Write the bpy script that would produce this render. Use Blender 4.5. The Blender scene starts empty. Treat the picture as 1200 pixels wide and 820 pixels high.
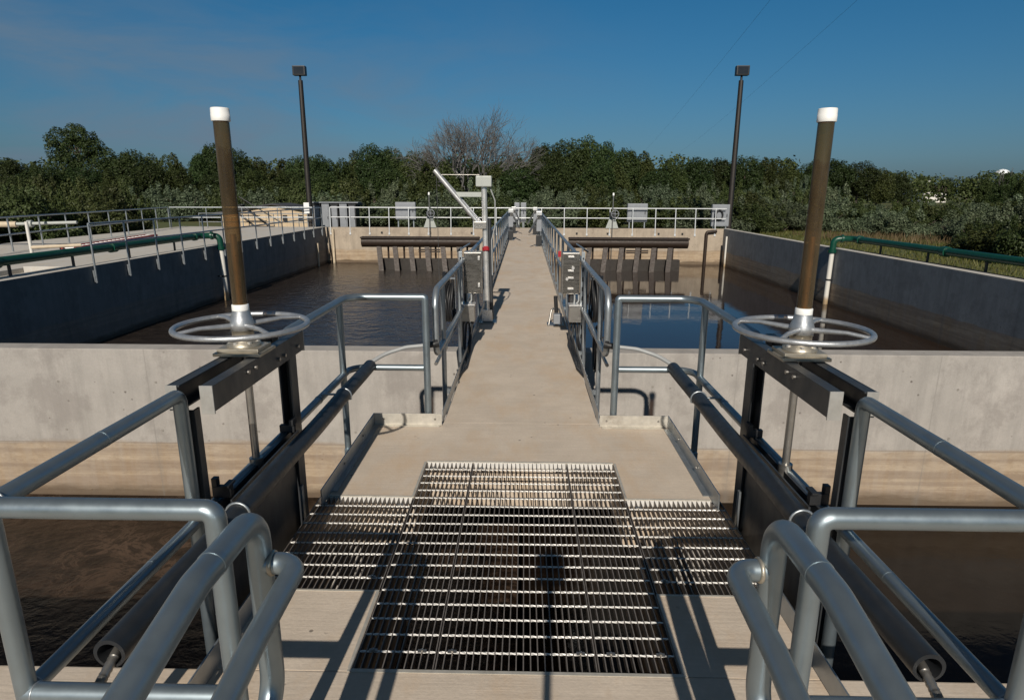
import bpy, bmesh, math, random
import numpy as np
from mathutils import Vector, Matrix
R = math.radians
scene = bpy.context.scene
COL = scene.collection
rnd = random.Random(7)

# ------------------------------------------------------------------ mesh helpers
class MB:
    """collects verts / faces for ONE mesh object"""
    def __init__(s):
        s.v = []; s.f = []; s.sm = []
    def add(s, vs, fs, smooth=False):
        o = len(s.v)
        s.v += [tuple(p) for p in vs]
        for f in fs:
            s.f.append(tuple(i + o for i in f)); s.sm.append(smooth)
        return s
    def box(s, x0, x1, y0, y1, z0, z1, bev=0.0, mat=None):
        if x0 > x1: x0, x1 = x1, x0
        if y0 > y1: y0, y1 = y1, y0
        if z0 > z1: z0, z1 = z1, z0
        bm = bmesh.new()
        bmesh.ops.create_cube(bm, size=1)
        for v in bm.verts:
            v.co = Vector(((x0 + x1) / 2 + v.co.x * (x1 - x0), (y0 + y1) / 2 + v.co.y * (y1 - y0), (z0 + z1) / 2 + v.co.z * (z1 - z0)))
        if bev > 0:
            bmesh.ops.bevel(bm, geom=list(bm.edges), offset=bev, segments=2, affect='EDGES', profile=.7)
        if mat is not None: bm.transform(mat)
        bm.verts.index_update()
        s.add([v.co[:] for v in bm.verts], [[v.index for v in f.verts] for f in bm.faces])
        bm.free(); return s
    def prism(s, poly, z0, z1, mat=None):
        """polygon (counter clockwise, xy) extruded in z"""
        n = len(poly)
        vs = [Vector((x, y, z0)) for x, y in poly] + [Vector((x, y, z1)) for x, y in poly]
        if mat is not None: vs = [mat @ v for v in vs]
        fs = [tuple(range(n - 1, -1, -1)), tuple(range(n, 2 * n))]
        fs += [(i, (i + 1) % n, n + (i + 1) % n, n + i) for i in range(n)]
        return s.add(vs, fs)
    def tube(s, pts, r, n=14, cap=True, radii=None, closed=False):
        pts = [Vector(p) for p in pts]
        m = len(pts)
        tans = []
        for i in range(m):
            a = pts[i - 1] if (i > 0 or closed) else pts[i]
            b = pts[(i + 1) % m] if (i < m - 1 or closed) else pts[i]
            t = (b - a)
            tans.append(t.normalized() if t.length > 1e-9 else Vector((0, 0, 1)))
        up = Vector((0, 0, 1)) if abs(tans[0].z) < .9 else Vector((1, 0, 0))
        nrm = (up - tans[0] * up.dot(tans[0])).normalized()
        vs = []
        for i in range(m):
            t = tans[i]
            nrm = (nrm - t * nrm.dot(t))
            if nrm.length < 1e-6: nrm = t.orthogonal()
            nrm.normalize()
            bn = t.cross(nrm)
            rr = radii[i] if radii else r
            # mitre: keep tube thickness constant in bends
            for k in range(n):
                a = 2 * math.pi * k / n
                vs.append(pts[i] + (nrm * math.cos(a) + bn * math.sin(a)) * rr)
        fs = []
        for i in range(m if closed else m - 1):
            j = (i + 1) % m
            for k in range(n):
                k2 = (k + 1) % n
                fs.append((i * n + k, i * n + k2, j * n + k2, j * n + k))
        s.add(vs, fs, True)
        if cap and not closed:
            s.add([vs[k] for k in range(n)], [tuple(range(n - 1, -1, -1))])
            s.add([vs[(m - 1) * n + k] for k in range(n)], [tuple(range(n))])
        return s
    def pipe(s, pts, r, bend=.1, n=14, seg=7, cap=True, bends=None):
        """tube along a polyline whose corners are rounded"""
        return s.tube(fillet(pts, bend, seg, bends), r, n, cap)
    def cyl(s, a, b, r, n=16, r2=None, cap=True):
        return s.tube([a, b], r, n, cap, radii=[r, r if r2 is None else r2])
    def lathe(s, prof, loc=(0, 0, 0), n=24, smooth=True):
        vs = []; fs = []
        for r, z in prof:
            for k in range(n):
                a = 2 * math.pi * k / n
                vs.append((loc[0] + r * math.cos(a), loc[1] + r * math.sin(a), loc[2] + z))
        for i in range(len(prof) - 1):
            for k in range(n):
                fs.append((i * n + k, i * n + (k + 1) % n, (i + 1) * n + (k + 1) % n, (i + 1) * n + k))
        s.add(vs, fs, smooth)
        m = len(prof) - 1
        if prof[0][0] > 1e-4: s.add(vs[:n], [tuple(range(n - 1, -1, -1))])
        if prof[m][0] > 1e-4: s.add(vs[m * n:], [tuple(range(n))])
        return s
    def ring(s, c, rad, r, n=64, m=12, axis='z'):
        pts = []
        for k in range(n):
            a = 2 * math.pi * k / n
            if axis == 'z': pts.append((c[0] + rad * math.cos(a), c[1] + rad * math.sin(a), c[2]))
            else: pts.append((c[0], c[1] + rad * math.cos(a), c[2] + rad * math.sin(a)))
        return s.tube(pts, r, m, closed=True)
    def clusters(s):
        """groups of faces that touch each other (shared points or overlapping bounds)"""
        n = len(s.v); par = list(range(n))
        def find(i):
            while par[i] != i: par[i] = par[par[i]]; i = par[i]
            return i
        for f in s.f:
            a = find(f[0])
            for q in f[1:]: par[find(q)] = a
        seen = {}
        for i, p in enumerate(s.v):
            k = (round(p[0], 4), round(p[1], 4), round(p[2], 4))
            if k in seen: par[find(i)] = find(seen[k])
            else: seen[k] = i
        comp = {}
        for i in range(n): comp.setdefault(find(i), []).append(i)
        boxes = []
        for root, ids in comp.items():
            P = [s.v[i] for i in ids]
            boxes.append([root, [min(p[k] for p in P) - .002 for k in range(3)], [max(p[k] for p in P) + .002 for k in range(3)]])
        for a in range(len(boxes)):
            for b in range(a):
                A, B = boxes[a], boxes[b]
                if all(A[1][k] <= B[2][k] and B[1][k] <= A[2][k] for k in range(3)): par[find(A[0])] = find(B[0])
        out = {}
        for f, sm in zip(s.f, s.sm): out.setdefault(find(f[0]), []).append((f, sm))
        return list(out.values())
    def build(s, name, mat, parent=None, loc=None):
        if parent is not None and name not in ('bearing_bars', 'cross_rods') and len(s.v) < 6000:
            cl = s.clusters()
            if len(cl) > 1:
                for faces in cl:
                    m = MB(); idx = {}
                    for f, sm in faces:
                        for q in f:
                            if q not in idx: idx[q] = len(m.v); m.v.append(s.v[q])
                        m.f.append(tuple(idx[q] for q in f)); m.sm.append(sm)
                    o = m.link(name, mat, parent, loc)
                return o
        return s.link(name, mat, parent, loc)
    def link(s, name, mat, parent=None, loc=None):
        me = bpy.data.meshes.new(name)
        vs = s.v
        off = Vector((0, 0, 0))
        if loc is not None:
            off = Vector(loc); vs = [(x - off.x, y - off.y, z - off.z) for x, y, z in vs]
        me.from_pydata(vs, [], s.f); me.update()
        me.polygons.foreach_set('use_smooth', s.sm)
        if isinstance(mat, str): mat = M[mat]
        me.materials.append(mat)
        o = bpy.data.objects.new(name, me); COL.objects.link(o)
        if parent is not None:
            o.parent = parent
            if loc is None:
                # vertices were given in world space: store them relative to the thing
                pw = world_loc(parent); me.transform(Matrix.Translation(-pw))
            else:
                o.location = off - world_loc(parent)
        elif loc is not None: o.location = off
        return o

def world_loc(o):
    p = Vector(o.location)
    while o.parent is not None:
        o = o.parent; p += Vector(o.location)
    return p

def fillet(pts, bend, seg=7, bends=None):
    pts = [Vector(p) for p in pts]
    out = [pts[0]]
    for i in range(1, len(pts) - 1):
        p, a, b = pts[i], pts[i - 1], pts[i + 1]
        u = (a - p); w = (b - p)
        r = bends[i - 1] if bends else bend
        ang = u.angle(w)
        if ang > math.pi - .01:
            out.append(p); continue
        if r <= 0: r = .040
        d = min(r / math.tan(ang / 2), u.length * .49, w.length * .49)
        rr = d * math.tan(ang / 2)
        u.normalize(); w.normalize()
        bis = (u + w).normalized()
        c = p + bis * (rr / math.sin(ang / 2))
        s0 = p + u * d - c; s1 = p + w * d - c
        tot = s0.angle(s1); ax = s0.cross(s1)
        for k in range(seg + 1):
            out.append(c + Matrix.Rotation(tot * k / seg, 3, ax) @ s0)
    out.append(pts[-1])
    return out

def tag(o, label=None, cat=None, group=None, kind=None):
    if label: o['label'] = label
    if cat: o['category'] = cat
    if group: o['group'] = group
    if kind: o['kind'] = kind
    return o
def thing(name, loc, label, cat, group=None):
    o = bpy.data.objects.new(name, None); COL.objects.link(o)
    o.location = loc; o.empty_display_size = .2
    return tag(o, label, cat, group)
def copy_tree(o, parent=None):
    c = o.copy(); COL.objects.link(c); c.parent = parent
    for ch in list(o.children): copy_tree(ch, c)
    return c
ORD = ['first', 'second', 'third', 'fourth', 'fifth', 'sixth', 'seventh', 'eighth', 'ninth', 'tenth', 'eleventh', 'twelfth',
       'thirteenth', 'fourteenth', 'fifteenth', 'sixteenth', 'seventeenth', 'eighteenth', 'nineteenth', 'twentieth']

# ------------------------------------------------------------------ materials
M = {}
class NT:
    def __init__(s, name):
        s.m = bpy.data.materials.new(name); s.m.use_nodes = True
        s.t = s.m.node_tree; s.n = s.t.nodes; s.l = s.t.links
        s.b = s.n['Principled BSDF']; s.out = s.n['Material Output']
        M[name] = s.m
    def node(s, ty, **kw):
        n = s.n.new(ty)
        for k, v in kw.items():
            if k.startswith('i_'):
                key = k[2:]; key = int(key) if key.isdigit() else key.replace('_', ' ')
                n.inputs[key].default_value = v
            else: setattr(n, k, v)
        return n
    def link(s, a, b): s.l.new(a, b)
    def pos(s): return s.node('ShaderNodeNewGeometry').outputs['Position']
    def mapped(s, scale, src=None):
        m = s.node('ShaderNodeMapping'); m.inputs['Scale'].default_value = scale
        s.link(src or s.pos(), m.inputs['Vector']); return m.outputs[0]
    def noise(s, scale, detail=5, rough=.6, vec=None, dist=0.0):
        n = s.node('ShaderNodeTexNoise'); n.inputs['Scale'].default_value = scale
        n.inputs['Detail'].default_value = detail; n.inputs['Roughness'].default_value = rough
        n.inputs['Distortion'].default_value = dist
        s.link(vec or s.pos(), n.inputs['Vector']); return n.outputs['Fac']
    def ramp(s, fac, stops):
        r = s.node('ShaderNodeValToRGB')
        e = r.color_ramp.elements
        while len(e) < len(stops): e.new(.5)
        for i, (p, c) in enumerate(stops):
            e[i].position = p
            e[i].color = (c, c, c, 1) if not isinstance(c, (tuple, list)) else (*c, 1)
        s.link(fac, r.inputs[0]); return r.outputs['Color']
    def mix(s, fac, a, b, mode='MIX'):
        m = s.node('ShaderNodeMix'); m.data_type = 'RGBA'; m.blend_type = mode
        for sock, v in ((m.inputs[0], fac), (m.inputs[6], a), (m.inputs[7], b)):
            if isinstance(v, (int, float)): sock.default_value = v
            elif isinstance(v, (tuple, list)): sock.default_value = (*v, 1)
            else: s.link(v, sock)
        return m.outputs[2]
    def math(s, op, a, b=None, clamp=False):
        m = s.node('ShaderNodeMath'); m.operation = op; m.use_clamp = clamp
        for i, v in enumerate((a, b)):
            if v is None: continue
            if isinstance(v, (int, float)): m.inputs[i].default_value = v
            else: s.link(v, m.inputs[i])
        return m.outputs[0]
    def bump(s, h, strength=.3, dist=.01):
        b = s.node('ShaderNodeBump'); b.inputs['Strength'].default_value = strength; b.inputs['Distance'].default_value = dist
        s.link(h, b.inputs['Height']); s.link(b.outputs[0], s.b.inputs['Normal']); return b
    def set(s, col=None, rough=None, metal=None, **kw):
        for key, v in (('Base Color', col), ('Roughness', rough), ('Metallic', metal)):
            if v is None: continue
            if isinstance(v, (tuple, list)): s.b.inputs[key].default_value = (*v, 1)
            elif isinstance(v, (int, float)): s.b.inputs[key].default_value = v
            else: s.link(v, s.b.inputs[key])
        for k, v in kw.items(): s.b.inputs[k.replace('_', ' ')].default_value = v
        return s
    def z(s):
        x = s.node('ShaderNodeSeparateXYZ'); s.link(s.pos(), x.inputs[0]); return x.outputs

def m_metal(name, col, rough, metal, var=.12, scale=9, stretch=(1, 1, 1), dirt=None, bump=.0):
    t = NT(name)
    v = t.mapped(stretch)
    f = t.noise(scale, 6, .65, v)
    c = t.mix(t.ramp(f, [(.3, 0), (.7, 1)]), tuple(x * (1 - var) for x in col), tuple(min(1, x * (1 + var)) for x in col))
    if dirt:
        d = t.ramp(t.noise(3.1, 7, .7), [(.55, 0), (.72, 1)])
        c = t.mix(t.math('MULTIPLY', d, dirt[1]), c, dirt[0])
    rr = t.ramp(t.noise(scale * 2.3, 5, .6, v), [(.3, max(0, rough - .07)), (.7, min(1, rough + .1))])
    t.set(c, rr, metal)
    if bump: t.bump(t.noise(scale * 8, 3, .6, v), bump, .002)
    return t

m_metal('galvanised', (.36, .39, .41), .38, .75, .10, 7, (1, 1, 1), ((.33, .33, .32), .35))
m_metal('galvanised_sunlit', (.62, .64, .65), .45, .4, .08, 7)  # lighter copy of galvanised: sunlight on the far railing put into the colour
m_metal('aluminium', (.265, .315, .345), .39, .80, .08, 5, (1, 1, 1), ((.24, .25, .25), .3))
m_metal('stainless', (.36, .345, .32), .34, .85, .10, 4, (1, 1, 6))
m_metal('stainless_dark', (.20, .19, .175), .28, .9, .15, 4, (1, 1, 6))  # darker base stands in for dark surroundings mirrored in the box doors
m_metal('stainless_bright', (.74, .73, .71), .30, .70, .06, 4)
m_metal('gate_steel', (.055, .060, .066), .42, .5, .2, 6, (1, 1, .4), ((.12, .10, .08), .4))
m_metal('gate_edge', (.40, .395, .375), .5, .55, .1, 20)
m_metal('wheel_steel', (.46, .475, .49), .40, .75, .14, 26, bump=.35)
m_metal('bronze', (.42, .38, .31), .4, .7, .14, 20)
m_metal('grating_steel', (.24, .21, .185), .5, .55, .2, 30)
m_metal('grating_rod_sunlit', (.82, .80, .76), .45, .3, .14, 40)  # pale base holds the sun glint on rods and banding bars
m_metal('angle_steel', (.52, .49, .43), .5, .45, .16, 14, dirt=((.2, .16, .12), .6))
m_metal('insulation', (.018, .020, .023), .42, 0, .25, 12)
m_metal('black_rubber', (.014, .014, .015), .5, 0, .2, 12)
m_metal('black_steel', (.022, .023, .025), .45, .2, .2, 12)
m_metal('bronze_paint', (.030, .025, .021), .45, .1, .1, 5)
m_metal('green_paint', (.003, .050, .030), .35, 0, .15, 5)
m_metal('white_plastic', (.78, .78, .76), .4, 0, .04, 12)
m_metal('grey_plastic', (.30, .31, .31), .5, 0, .06, 12)
m_metal('pale_grey', (.38, .40, .375), .45, .1, .06, 8)
m_metal('panel_grey', (.23, .245, .265), .5, .2, .08, 6)
m_metal('red_plastic', (.32, .01, .02), .4, 0, .05, 12)
m_metal('red_paint', (.22, .025, .018), .5, 0, .15, 6)
m_metal('tan_pvc', (.52, .43, .31), .5, 0, .16, 4)
m_metal('tan_siding', (.50, .39, .26), .7, 0, .12, 2, (4, 4, .3))
m_metal('dark_roof', (.045, .045, .05), .7, 0, .15, 3)
m_metal('house_white', (.72, .70, .66), .7, 0, .06, 2)
m_metal('tank_white', (.80, .83, .85), .5, 0, .04, .2)
m_metal('glass_dark', (.02, .022, .025), .1, 0, .1, 2)
m_metal('brown_steel', (.024, .0135, .008), .55, .1, .3, 3, (1, 3, 3), ((.040, .027, .016), .4))
m_metal('wire', (.10, .10, .10), .5, .5, .1, 2)

# white drop pipe: stained tan towards the water
t = NT('stained_pvc')
zz = t.z()[2]
f = t.math('ADD', zz, t.math('MULTIPLY', t.noise(2.5, 5, .6), .8))
c = t.ramp(t.math('MULTIPLY_ADD', f, .5) if False else t.math('MULTIPLY', t.math('ADD', f, 2.75), .45), [(.2, (.16, .105, .05)), (.62, (.34, .25, .15)), (.75, (.62, .60, .55))])
t.set(c, .5, 0)

# clear plastic stem cover turned brown
t = NT('stem_cover')
tr = t.node('ShaderNodeBsdfTransparent'); tr.inputs[0].default_value = (.70, .53, .32, 1)
f = t.noise(5, 6, .65, t.mapped((3, 3, .7)))
t.set(t.mix(t.ramp(f, [(.35, 0), (.65, 1)]), (.062, .046, .027), (.115, .086, .052)), .28, 0)
mx = t.node('ShaderNodeMixShader'); lw = t.node('ShaderNodeLayerWeight'); lw.inputs[0].default_value = .35
t.link(t.math('ADD', t.math('MULTIPLY', lw.outputs['Facing'], .7), .42, True), mx.inputs[0])
t.link(tr.outputs[0], mx.inputs[1]); t.link(t.b.outputs[0], mx.inputs[2]); t.link(mx.outputs[0], t.out.inputs[0])
m_metal('brass_rod', (.62, .40, .16), .32, .8, .15, 30)

def concrete(name, base, warm, walltype, rough=.85, dark=.78, silt_amt=.85):
    t = NT(name)
    big = t.noise(.55, 6, .62)
    mid = t.noise(3.2, 8, .68)
    fine = t.noise(55, 4, .6)
    c = t.mix(t.ramp(big, [(.32, 0), (.68, 1)]), base, warm)
    c = t.mix(t.ramp(mid, [(.35, 0), (.75, .75)]), c, tuple(x * dark for x in base))
    c = t.mix(t.ramp(fine, [(.3, .25), (.7, 0)]), c, tuple(x * .6 for x in base))
    # bug holes
    vo = t.node('ShaderNodeTexVoronoi'); vo.inputs['Scale'].default_value = 6.5 if walltype else 9
    vo.inputs['Randomness'].default_value = 1
    t.link(t.pos(), vo.inputs['Vector'])
    sparse = t.ramp(t.noise(1.7, 3, .5), [(.52, 0), (.6, 1)])
    hole = t.math('MULTIPLY', t.ramp(vo.outputs['Distance'], [(.07, 1), (.11, 0)]), sparse)
    c = t.mix(t.math('MULTIPLY', hole, .75), c, (.07, .055, .045))
    o = t.z()
    if walltype:
        # streaks running down, form panel seams, tan silt line near the water
        st = t.noise(2.2, 6, .7, t.mapped((2.4, 2.4, .22)))
        c = t.mix(t.ramp(st, [(.45, 0), (.8, .6)]), c, tuple(x * .55 for x in base))
        bl = t.noise(1.1, 9, .75)
        c = t.mix(t.ramp(bl, [(.5, 0), (.58, .45), (.75, .6)]), c, (base[0] * .58, base[1] * .56, base[2] * .56))
        wh = t.noise(1.6, 8, .7, t.mapped((1, 1, .5)))
        c = t.mix(t.ramp(wh, [(.55, 0), (.7, .5)]), c, tuple(min(1, x * 1.3) for x in base))
        zn = t.math('ADD', o[2], t.math('MULTIPLY', t.math('SUBTRACT', t.noise(1.3, 6, .7, t.mapped((.5, .5, 2.5))), .5), walltype))
        silt = t.ramp(t.math('MULTIPLY', t.math('ADD', zn, 2.2), .5), [(.40, 1), (.485, .9), (.51, 0)])
        hz = t.noise(3, 9, .78, t.mapped((.7, .7, 3.4)), .4)
        tan = t.mix(t.ramp(hz, [(.36, 0), (.64, 1)]), (.29, .20, .115), (.45, .35, .24))
        lay = t.noise(1.6, 5, .6, t.mapped((.10, .10, 5.5)))
        tan = t.mix(t.ramp(lay, [(.46, 0), (.58, .7)]), tan, (.20, .13, .075))
        tan = t.mix(t.ramp(t.noise(7, 6, .75, t.mapped((1, 1, 1.6))), [(.5, 0), (.75, .6)]), tan, (.16, .10, .055))
        drip = t.ramp(t.noise(2.0, 6, .7, t.mapped((2.0, 2.0, .18))), [(.4, .72), (.65, 1)])
        c = t.mix(t.math('MULTIPLY', t.math('MULTIPLY', silt, drip), silt_amt), c, tan)
        jl = t.math('ABSOLUTE', t.math('ADD', o[2], 1.22))
        c = t.mix(t.math('MULTIPLY', t.ramp(jl, [(.004, 1), (.012, 0)]), .45 if walltype < .3 else .25), c, (.17, .13, .10))
        wet = t.ramp(t.math('MULTIPLY', t.math('ADD', zn, 2.2), .5), [(.16, 1), (.22, 0)])
        c = t.mix(t.math('MULTIPLY', wet, .8), c, (.075, .05, .03))
        # form seams every 2.4 m, faint
        for ax in (0, 1):
            fr = t.math('ABSOLUTE', t.math('SUBTRACT', t.math('FRACT', t.math('ADD', t.math('DIVIDE', o[ax], 2.4), 100.37 + t_off(name))), .5))
            seam = t.math('MAXIMUM', t.ramp(fr, [(.002, 1), (.005, 0)]), t.math('MULTIPLY', t.ramp(fr, [(.004, .8), (.035, 0)]), t.ramp(mid, [(.4, 0), (.62, 1)])))
            nrm = t.node('ShaderNodeNewGeometry'); sx = t.node('ShaderNodeSeparateXYZ'); t.link(nrm.outputs['Normal'], sx.inputs[0])
            facing = t.math('GREATER_THAN', t.math('ABSOLUTE', sx.outputs[1 - ax]), .7)
            c = t.mix(t.math('MULTIPLY', t.math('MULTIPLY', seam, facing), .45), c, tuple(x * .45 for x in base))
        nb = t.math('ADD', fine, t.math('MULTIPLY', mid, 1.5))
    else:
        # trowel / broom lines across the path and rusty-tan smears
        br = t.noise(30, 3, .6, t.mapped((.06, 1.4, 1)))
        c = t.mix(t.ramp(br, [(.4, 0), (.75, .28)]), c, tuple(x * .7 for x in base))
        sm = t.ramp(t.noise(1.5, 8, .72, t.mapped((1.3, .6, 1))), [(.48, 0), (.68, .75)])
        c = t.mix(sm, c, (base[0] * .88, base[1] * .77, base[2] * .64))
        nb = t.math('ADD', fine, t.math('MULTIPLY', br, 1.2))
    nb = t.math('SUBTRACT', nb, t.math('MULTIPLY', hole, 3))
    t.set(c, rough, 0)
    t.bump(nb, .25, .006)
    return t
def t_off(name): return (sum(map(ord, name)) % 17) * .05
concrete('concrete_floor', (.56, .475, .385), (.64, .55, .45), 0)
concrete('concrete_wall', (.38, .355, .325), (.43, .395, .36), .25)
concrete('concrete_tan', (.40, .335, .26), (.45, .375, .29), .5)
concrete('concrete_grey', (.27, .28, .285), (.34, .34, .335), .35)
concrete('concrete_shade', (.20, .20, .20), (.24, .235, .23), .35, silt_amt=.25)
concrete('concrete_pale', (.52, .50, .46), (.56, .53, .48), 0)

# water ---------------------------------------------------------------
def water(name, col, foam=None, bumps=((3, .3),), rough=.05, foam_amt=.5, spec=.5):
    t = NT(name)
    c = col
    if foam:
        w = t.mapped((1.1, 1.5, 1))
        ridge = t.math('ABSOLUTE', t.math('SUBTRACT', t.noise(1.5, 7, .68, w, .8), .5))
        lines = t.ramp(ridge, [(.0, 1), (.045, .25), (.12, 0)])
        patch = t.ramp(t.noise(.7, 4, .6), [(.4, .15), (.65, 1)])
        f = t.math('MULTIPLY', t.math('MULTIPLY', lines, patch), foam_amt)
        f2 = t.math('MULTIPLY', t.ramp(t.noise(2.2, 8, .75, w, .8), [(.45, 0), (.7, 1)]), .35)
        f = t.math('MAXIMUM', f, f2)
        c = t.mix(f, col, foam)
        t.set(c, t.math('ADD', t.math('MULTIPLY', f, .5), rough), 0)
    else: t.set(c, rough, 0)
    t.b.inputs['IOR'].default_value = 1.33; t.b.inputs['Specular IOR Level'].default_value = spec
    h = None
    for sc, st in bumps:
        k = t.math('MULTIPLY', t.noise(sc, 4, .55, t.mapped((1, 1.25, 1)), .3), st)
        h = k if h is None else t.math('ADD', h, k)
    t.bump(h, 1.0, .12)
water('water_foamy', (.013, .008, .005), (.115, .075, .052), ((4, .16), (14, .06)), .12, .75, .2)
water('water_calm', (.011, .007, .0045), (.028, .018, .012), ((2.2, .035), (9, .012)), .05, .2, .3)
water('water_rippled', (.020, .015, .012), (.085, .066, .052), ((.9, .5), (2.6, .34), (8, .09)), .10, .22)
water('water_smooth', (.024, .016, .012), None, ((.8, .03), (4, .012)), .03)

# ground, leaves -------------------------------------------------------
t = NT('ground_grass')
a = t.noise(.09, 6, .65); b = t.noise(2.5, 7, .7)
c = t.mix(t.ramp(a, [(.4, 0), (.62, 1)]), (.065, .092, .018), (.13, .110, .042))
c = t.mix(t.ramp(b, [(.3, .7), (.7, 0)]), c, (.035, .050, .012))
t.set(c, .9, 0); t.bump(b, .6, .1)

def leaf(name, dark, light, trans=.25, rough=.55):
    t = NT(name)
    g = t.node('ShaderNodeNewGeometry'); oi = t.node('ShaderNodeObjectInfo')
    f = t.math('ADD', t.math('MULTIPLY', g.outputs['Random Per Island'], .75), t.math('MULTIPLY', oi.outputs['Random'], .25))
    c = t.ramp(f, [(.05, dark), (.95, light)])
    hs = t.node('ShaderNodeHueSaturation'); t.link(c, hs.inputs['Color'])
    t.link(t.math('ADD', t.math('MULTIPLY', oi.outputs['Random'], .045), .478), hs.inputs['Hue'])
    t.link(t.math('ADD', t.math('MULTIPLY', t.math('FRACT', t.math('MULTIPLY', oi.outputs['Random'], 7.3)), .5), .72), hs.inputs['Value'])
    t.set(hs.outputs[0], rough, 0); t.b.inputs['Specular IOR Level'].default_value = .25
    tl = t.node('ShaderNodeBsdfTranslucent'); t.link(hs.outputs[0], tl.inputs[0])
    mx = t.node('ShaderNodeMixShader'); mx.inputs[0].default_value = trans
    t.link(t.b.outputs[0], mx.inputs[1]); t.link(tl.outputs[0], mx.inputs[2]); t.link(mx.outputs[0], t.out.inputs[0])
leaf('leaves_dark', (.026, .044, .014), (.056, .080, .025))
leaf('leaves_olive', (.038, .056, .017), (.078, .096, .030))
leaf('leaves_silver', (.058, .082, .042), (.155, .190, .115), .2)
leaf('leaves_bush', (.042, .060, .020), (.088, .106, .038))
leaf('grass_blades', (.055, .075, .015), (.15, .135, .045), .3)
leaf('dry_grass', (.13, .10, .045), (.25, .19, .10), .3)
m_metal('tie_hole', (.24, .22, .195), .9, 0, .15, 30)
m_metal('bark', (.075, .058, .045), .9, 0, .3, 6, (1, 1, .3))
m_metal('bare_bark', (.12, .115, .11), .9, 0, .2, 6, (1, 1, .3))

# ------------------------------------------------------------------ sky, sun, camera
SUN_EL, SUN_AZ = 32.3, 3.2         # shadows fall towards +Y and 3.2 degrees to the right
w = bpy.data.worlds.new('World'); scene.world = w; w.use_nodes = True
nt = w.node_tree; bg = nt.nodes['Background']
sky = nt.nodes.new('ShaderNodeTexSky'); sky.sky_type = 'NISHITA'; sky.sun_disc = False
sky.sun_elevation = R(SUN_EL); sky.sun_rotation = R(180 + SUN_AZ)
sky.altitude = 300; sky.air_density = 1.0; sky.dust_density = .15; sky.ozone_density = 4.0
tc = nt.nodes.new('ShaderNodeTexCoord')
# thin cirrus veil: noise on the view direction of the sky dome
sep = nt.nodes.new('ShaderNodeSeparateXYZ'); nt.links.new(tc.outputs['Generated'], sep.inputs[0])
mp = nt.nodes.new('ShaderNodeMapping'); mp.inputs['Scale'].default_value = (1.3, 1.3, 5.0); mp.inputs['Rotation'].default_value = (0, R(12), R(20))
nt.links.new(tc.outputs['Generated'], mp.inputs[0])
nz = nt.nodes.new('ShaderNodeTexNoise'); nz.inputs['Scale'].default_value = 2.6; nz.inputs['Detail'].default_value = 7; nz.inputs['Roughness'].default_value = .55; nz.inputs['Distortion'].default_value = .6
nt.links.new(mp.outputs[0], nz.inputs['Vector'])
def wmath(op, a, b, clamp=False):
    m = nt.nodes.new('ShaderNodeMath'); m.operation = op; m.use_clamp = clamp
    for i, v in enumerate((a, b)):
        if isinstance(v, (int, float)): m.inputs[i].default_value = v
        else: nt.links.new(v, m.inputs[i])
    return m.outputs[0]
rp = nt.nodes.new('ShaderNodeValToRGB'); rp.color_ramp.elements[0].position = .38; rp.color_ramp.elements[1].position = .64
nt.links.new(nz.outputs['Fac'], rp.inputs[0])
side = wmath('MULTIPLY_ADD', sep.outputs[0], -1.35, True)          # the veil lies over the left (west) half
side.node.inputs[2].default_value = .28
low = wmath('MULTIPLY_ADD', sep.outputs[2], -3.6, True); low.node.inputs[2].default_value = 1.15
up = wmath('MULTIPLY', sep.outputs[2], 12.0, True)
cl = wmath('MULTIPLY', wmath('MULTIPLY', rp.outputs[0], side), wmath('MULTIPLY', low, up), True)
cl = wmath('MULTIPLY', cl, 1.35, True)
mxw = nt.nodes.new('ShaderNodeMix'); mxw.data_type = 'RGBA'
hsv = nt.nodes.new('ShaderNodeHueSaturation'); hsv.inputs['Saturation'].default_value = 1.32; hsv.inputs['Value'].default_value = .92
nt.links.new(sky.outputs[0], hsv.inputs['Color'])
# clear dry air: the band above the horizon stays blue
el = wmath('POWER', wmath('SUBTRACT', 1.0, wmath('ABSOLUTE', sep.outputs[2], 0), True), 6.0)
tint = nt.nodes.new('ShaderNodeMix'); tint.data_type = 'RGBA'
nt.links.new(el, tint.inputs[0]); tint.inputs[6].default_value = (1.01, 1.24, 1.11, 1); tint.inputs[7].default_value = (.165, .25, .49, 1)
mul = nt.nodes.new('ShaderNodeMix'); mul.data_type = 'RGBA'; mul.blend_type = 'MULTIPLY'; mul.inputs[0].default_value = 1
nt.links.new(hsv.outputs[0], mul.inputs[6]); nt.links.new(tint.outputs[2], mul.inputs[7])
# added tint of the upper sky, out of view: makes zenith light less blue
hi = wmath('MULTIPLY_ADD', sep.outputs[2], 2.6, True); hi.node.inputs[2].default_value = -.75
zenith_tint = nt.nodes.new('ShaderNodeMix'); zenith_tint.data_type = 'RGBA'; nt.links.new(hi, zenith_tint.inputs[0])
nt.links.new(mul.outputs[2], zenith_tint.inputs[6]); zenith_tint.inputs[7].default_value = (.80, 1.10, 1.55, 1)
nt.links.new(cl, mxw.inputs[0]); nt.links.new(zenith_tint.outputs[2], mxw.inputs[6]); mxw.inputs[7].default_value = (2.5, 3.5, 4.7, 1)
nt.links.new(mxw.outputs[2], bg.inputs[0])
bg.inputs[1].default_value = .055

sd = bpy.data.lights.new('sun', 'SUN'); sd.energy = 4.6; sd.angle = R(.53); sd.color = (1, .92, .81)
so = bpy.data.objects.new('sun', sd); COL.objects.link(so)
d = Vector((math.sin(R(SUN_AZ)) * math.cos(R(SUN_EL)), math.cos(R(SUN_AZ)) * math.cos(R(SUN_EL)), -math.sin(R(SUN_EL))))
so.rotation_euler = d.to_track_quat('-Z', 'Y').to_euler(); so.location = (0, -20, 20)

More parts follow.
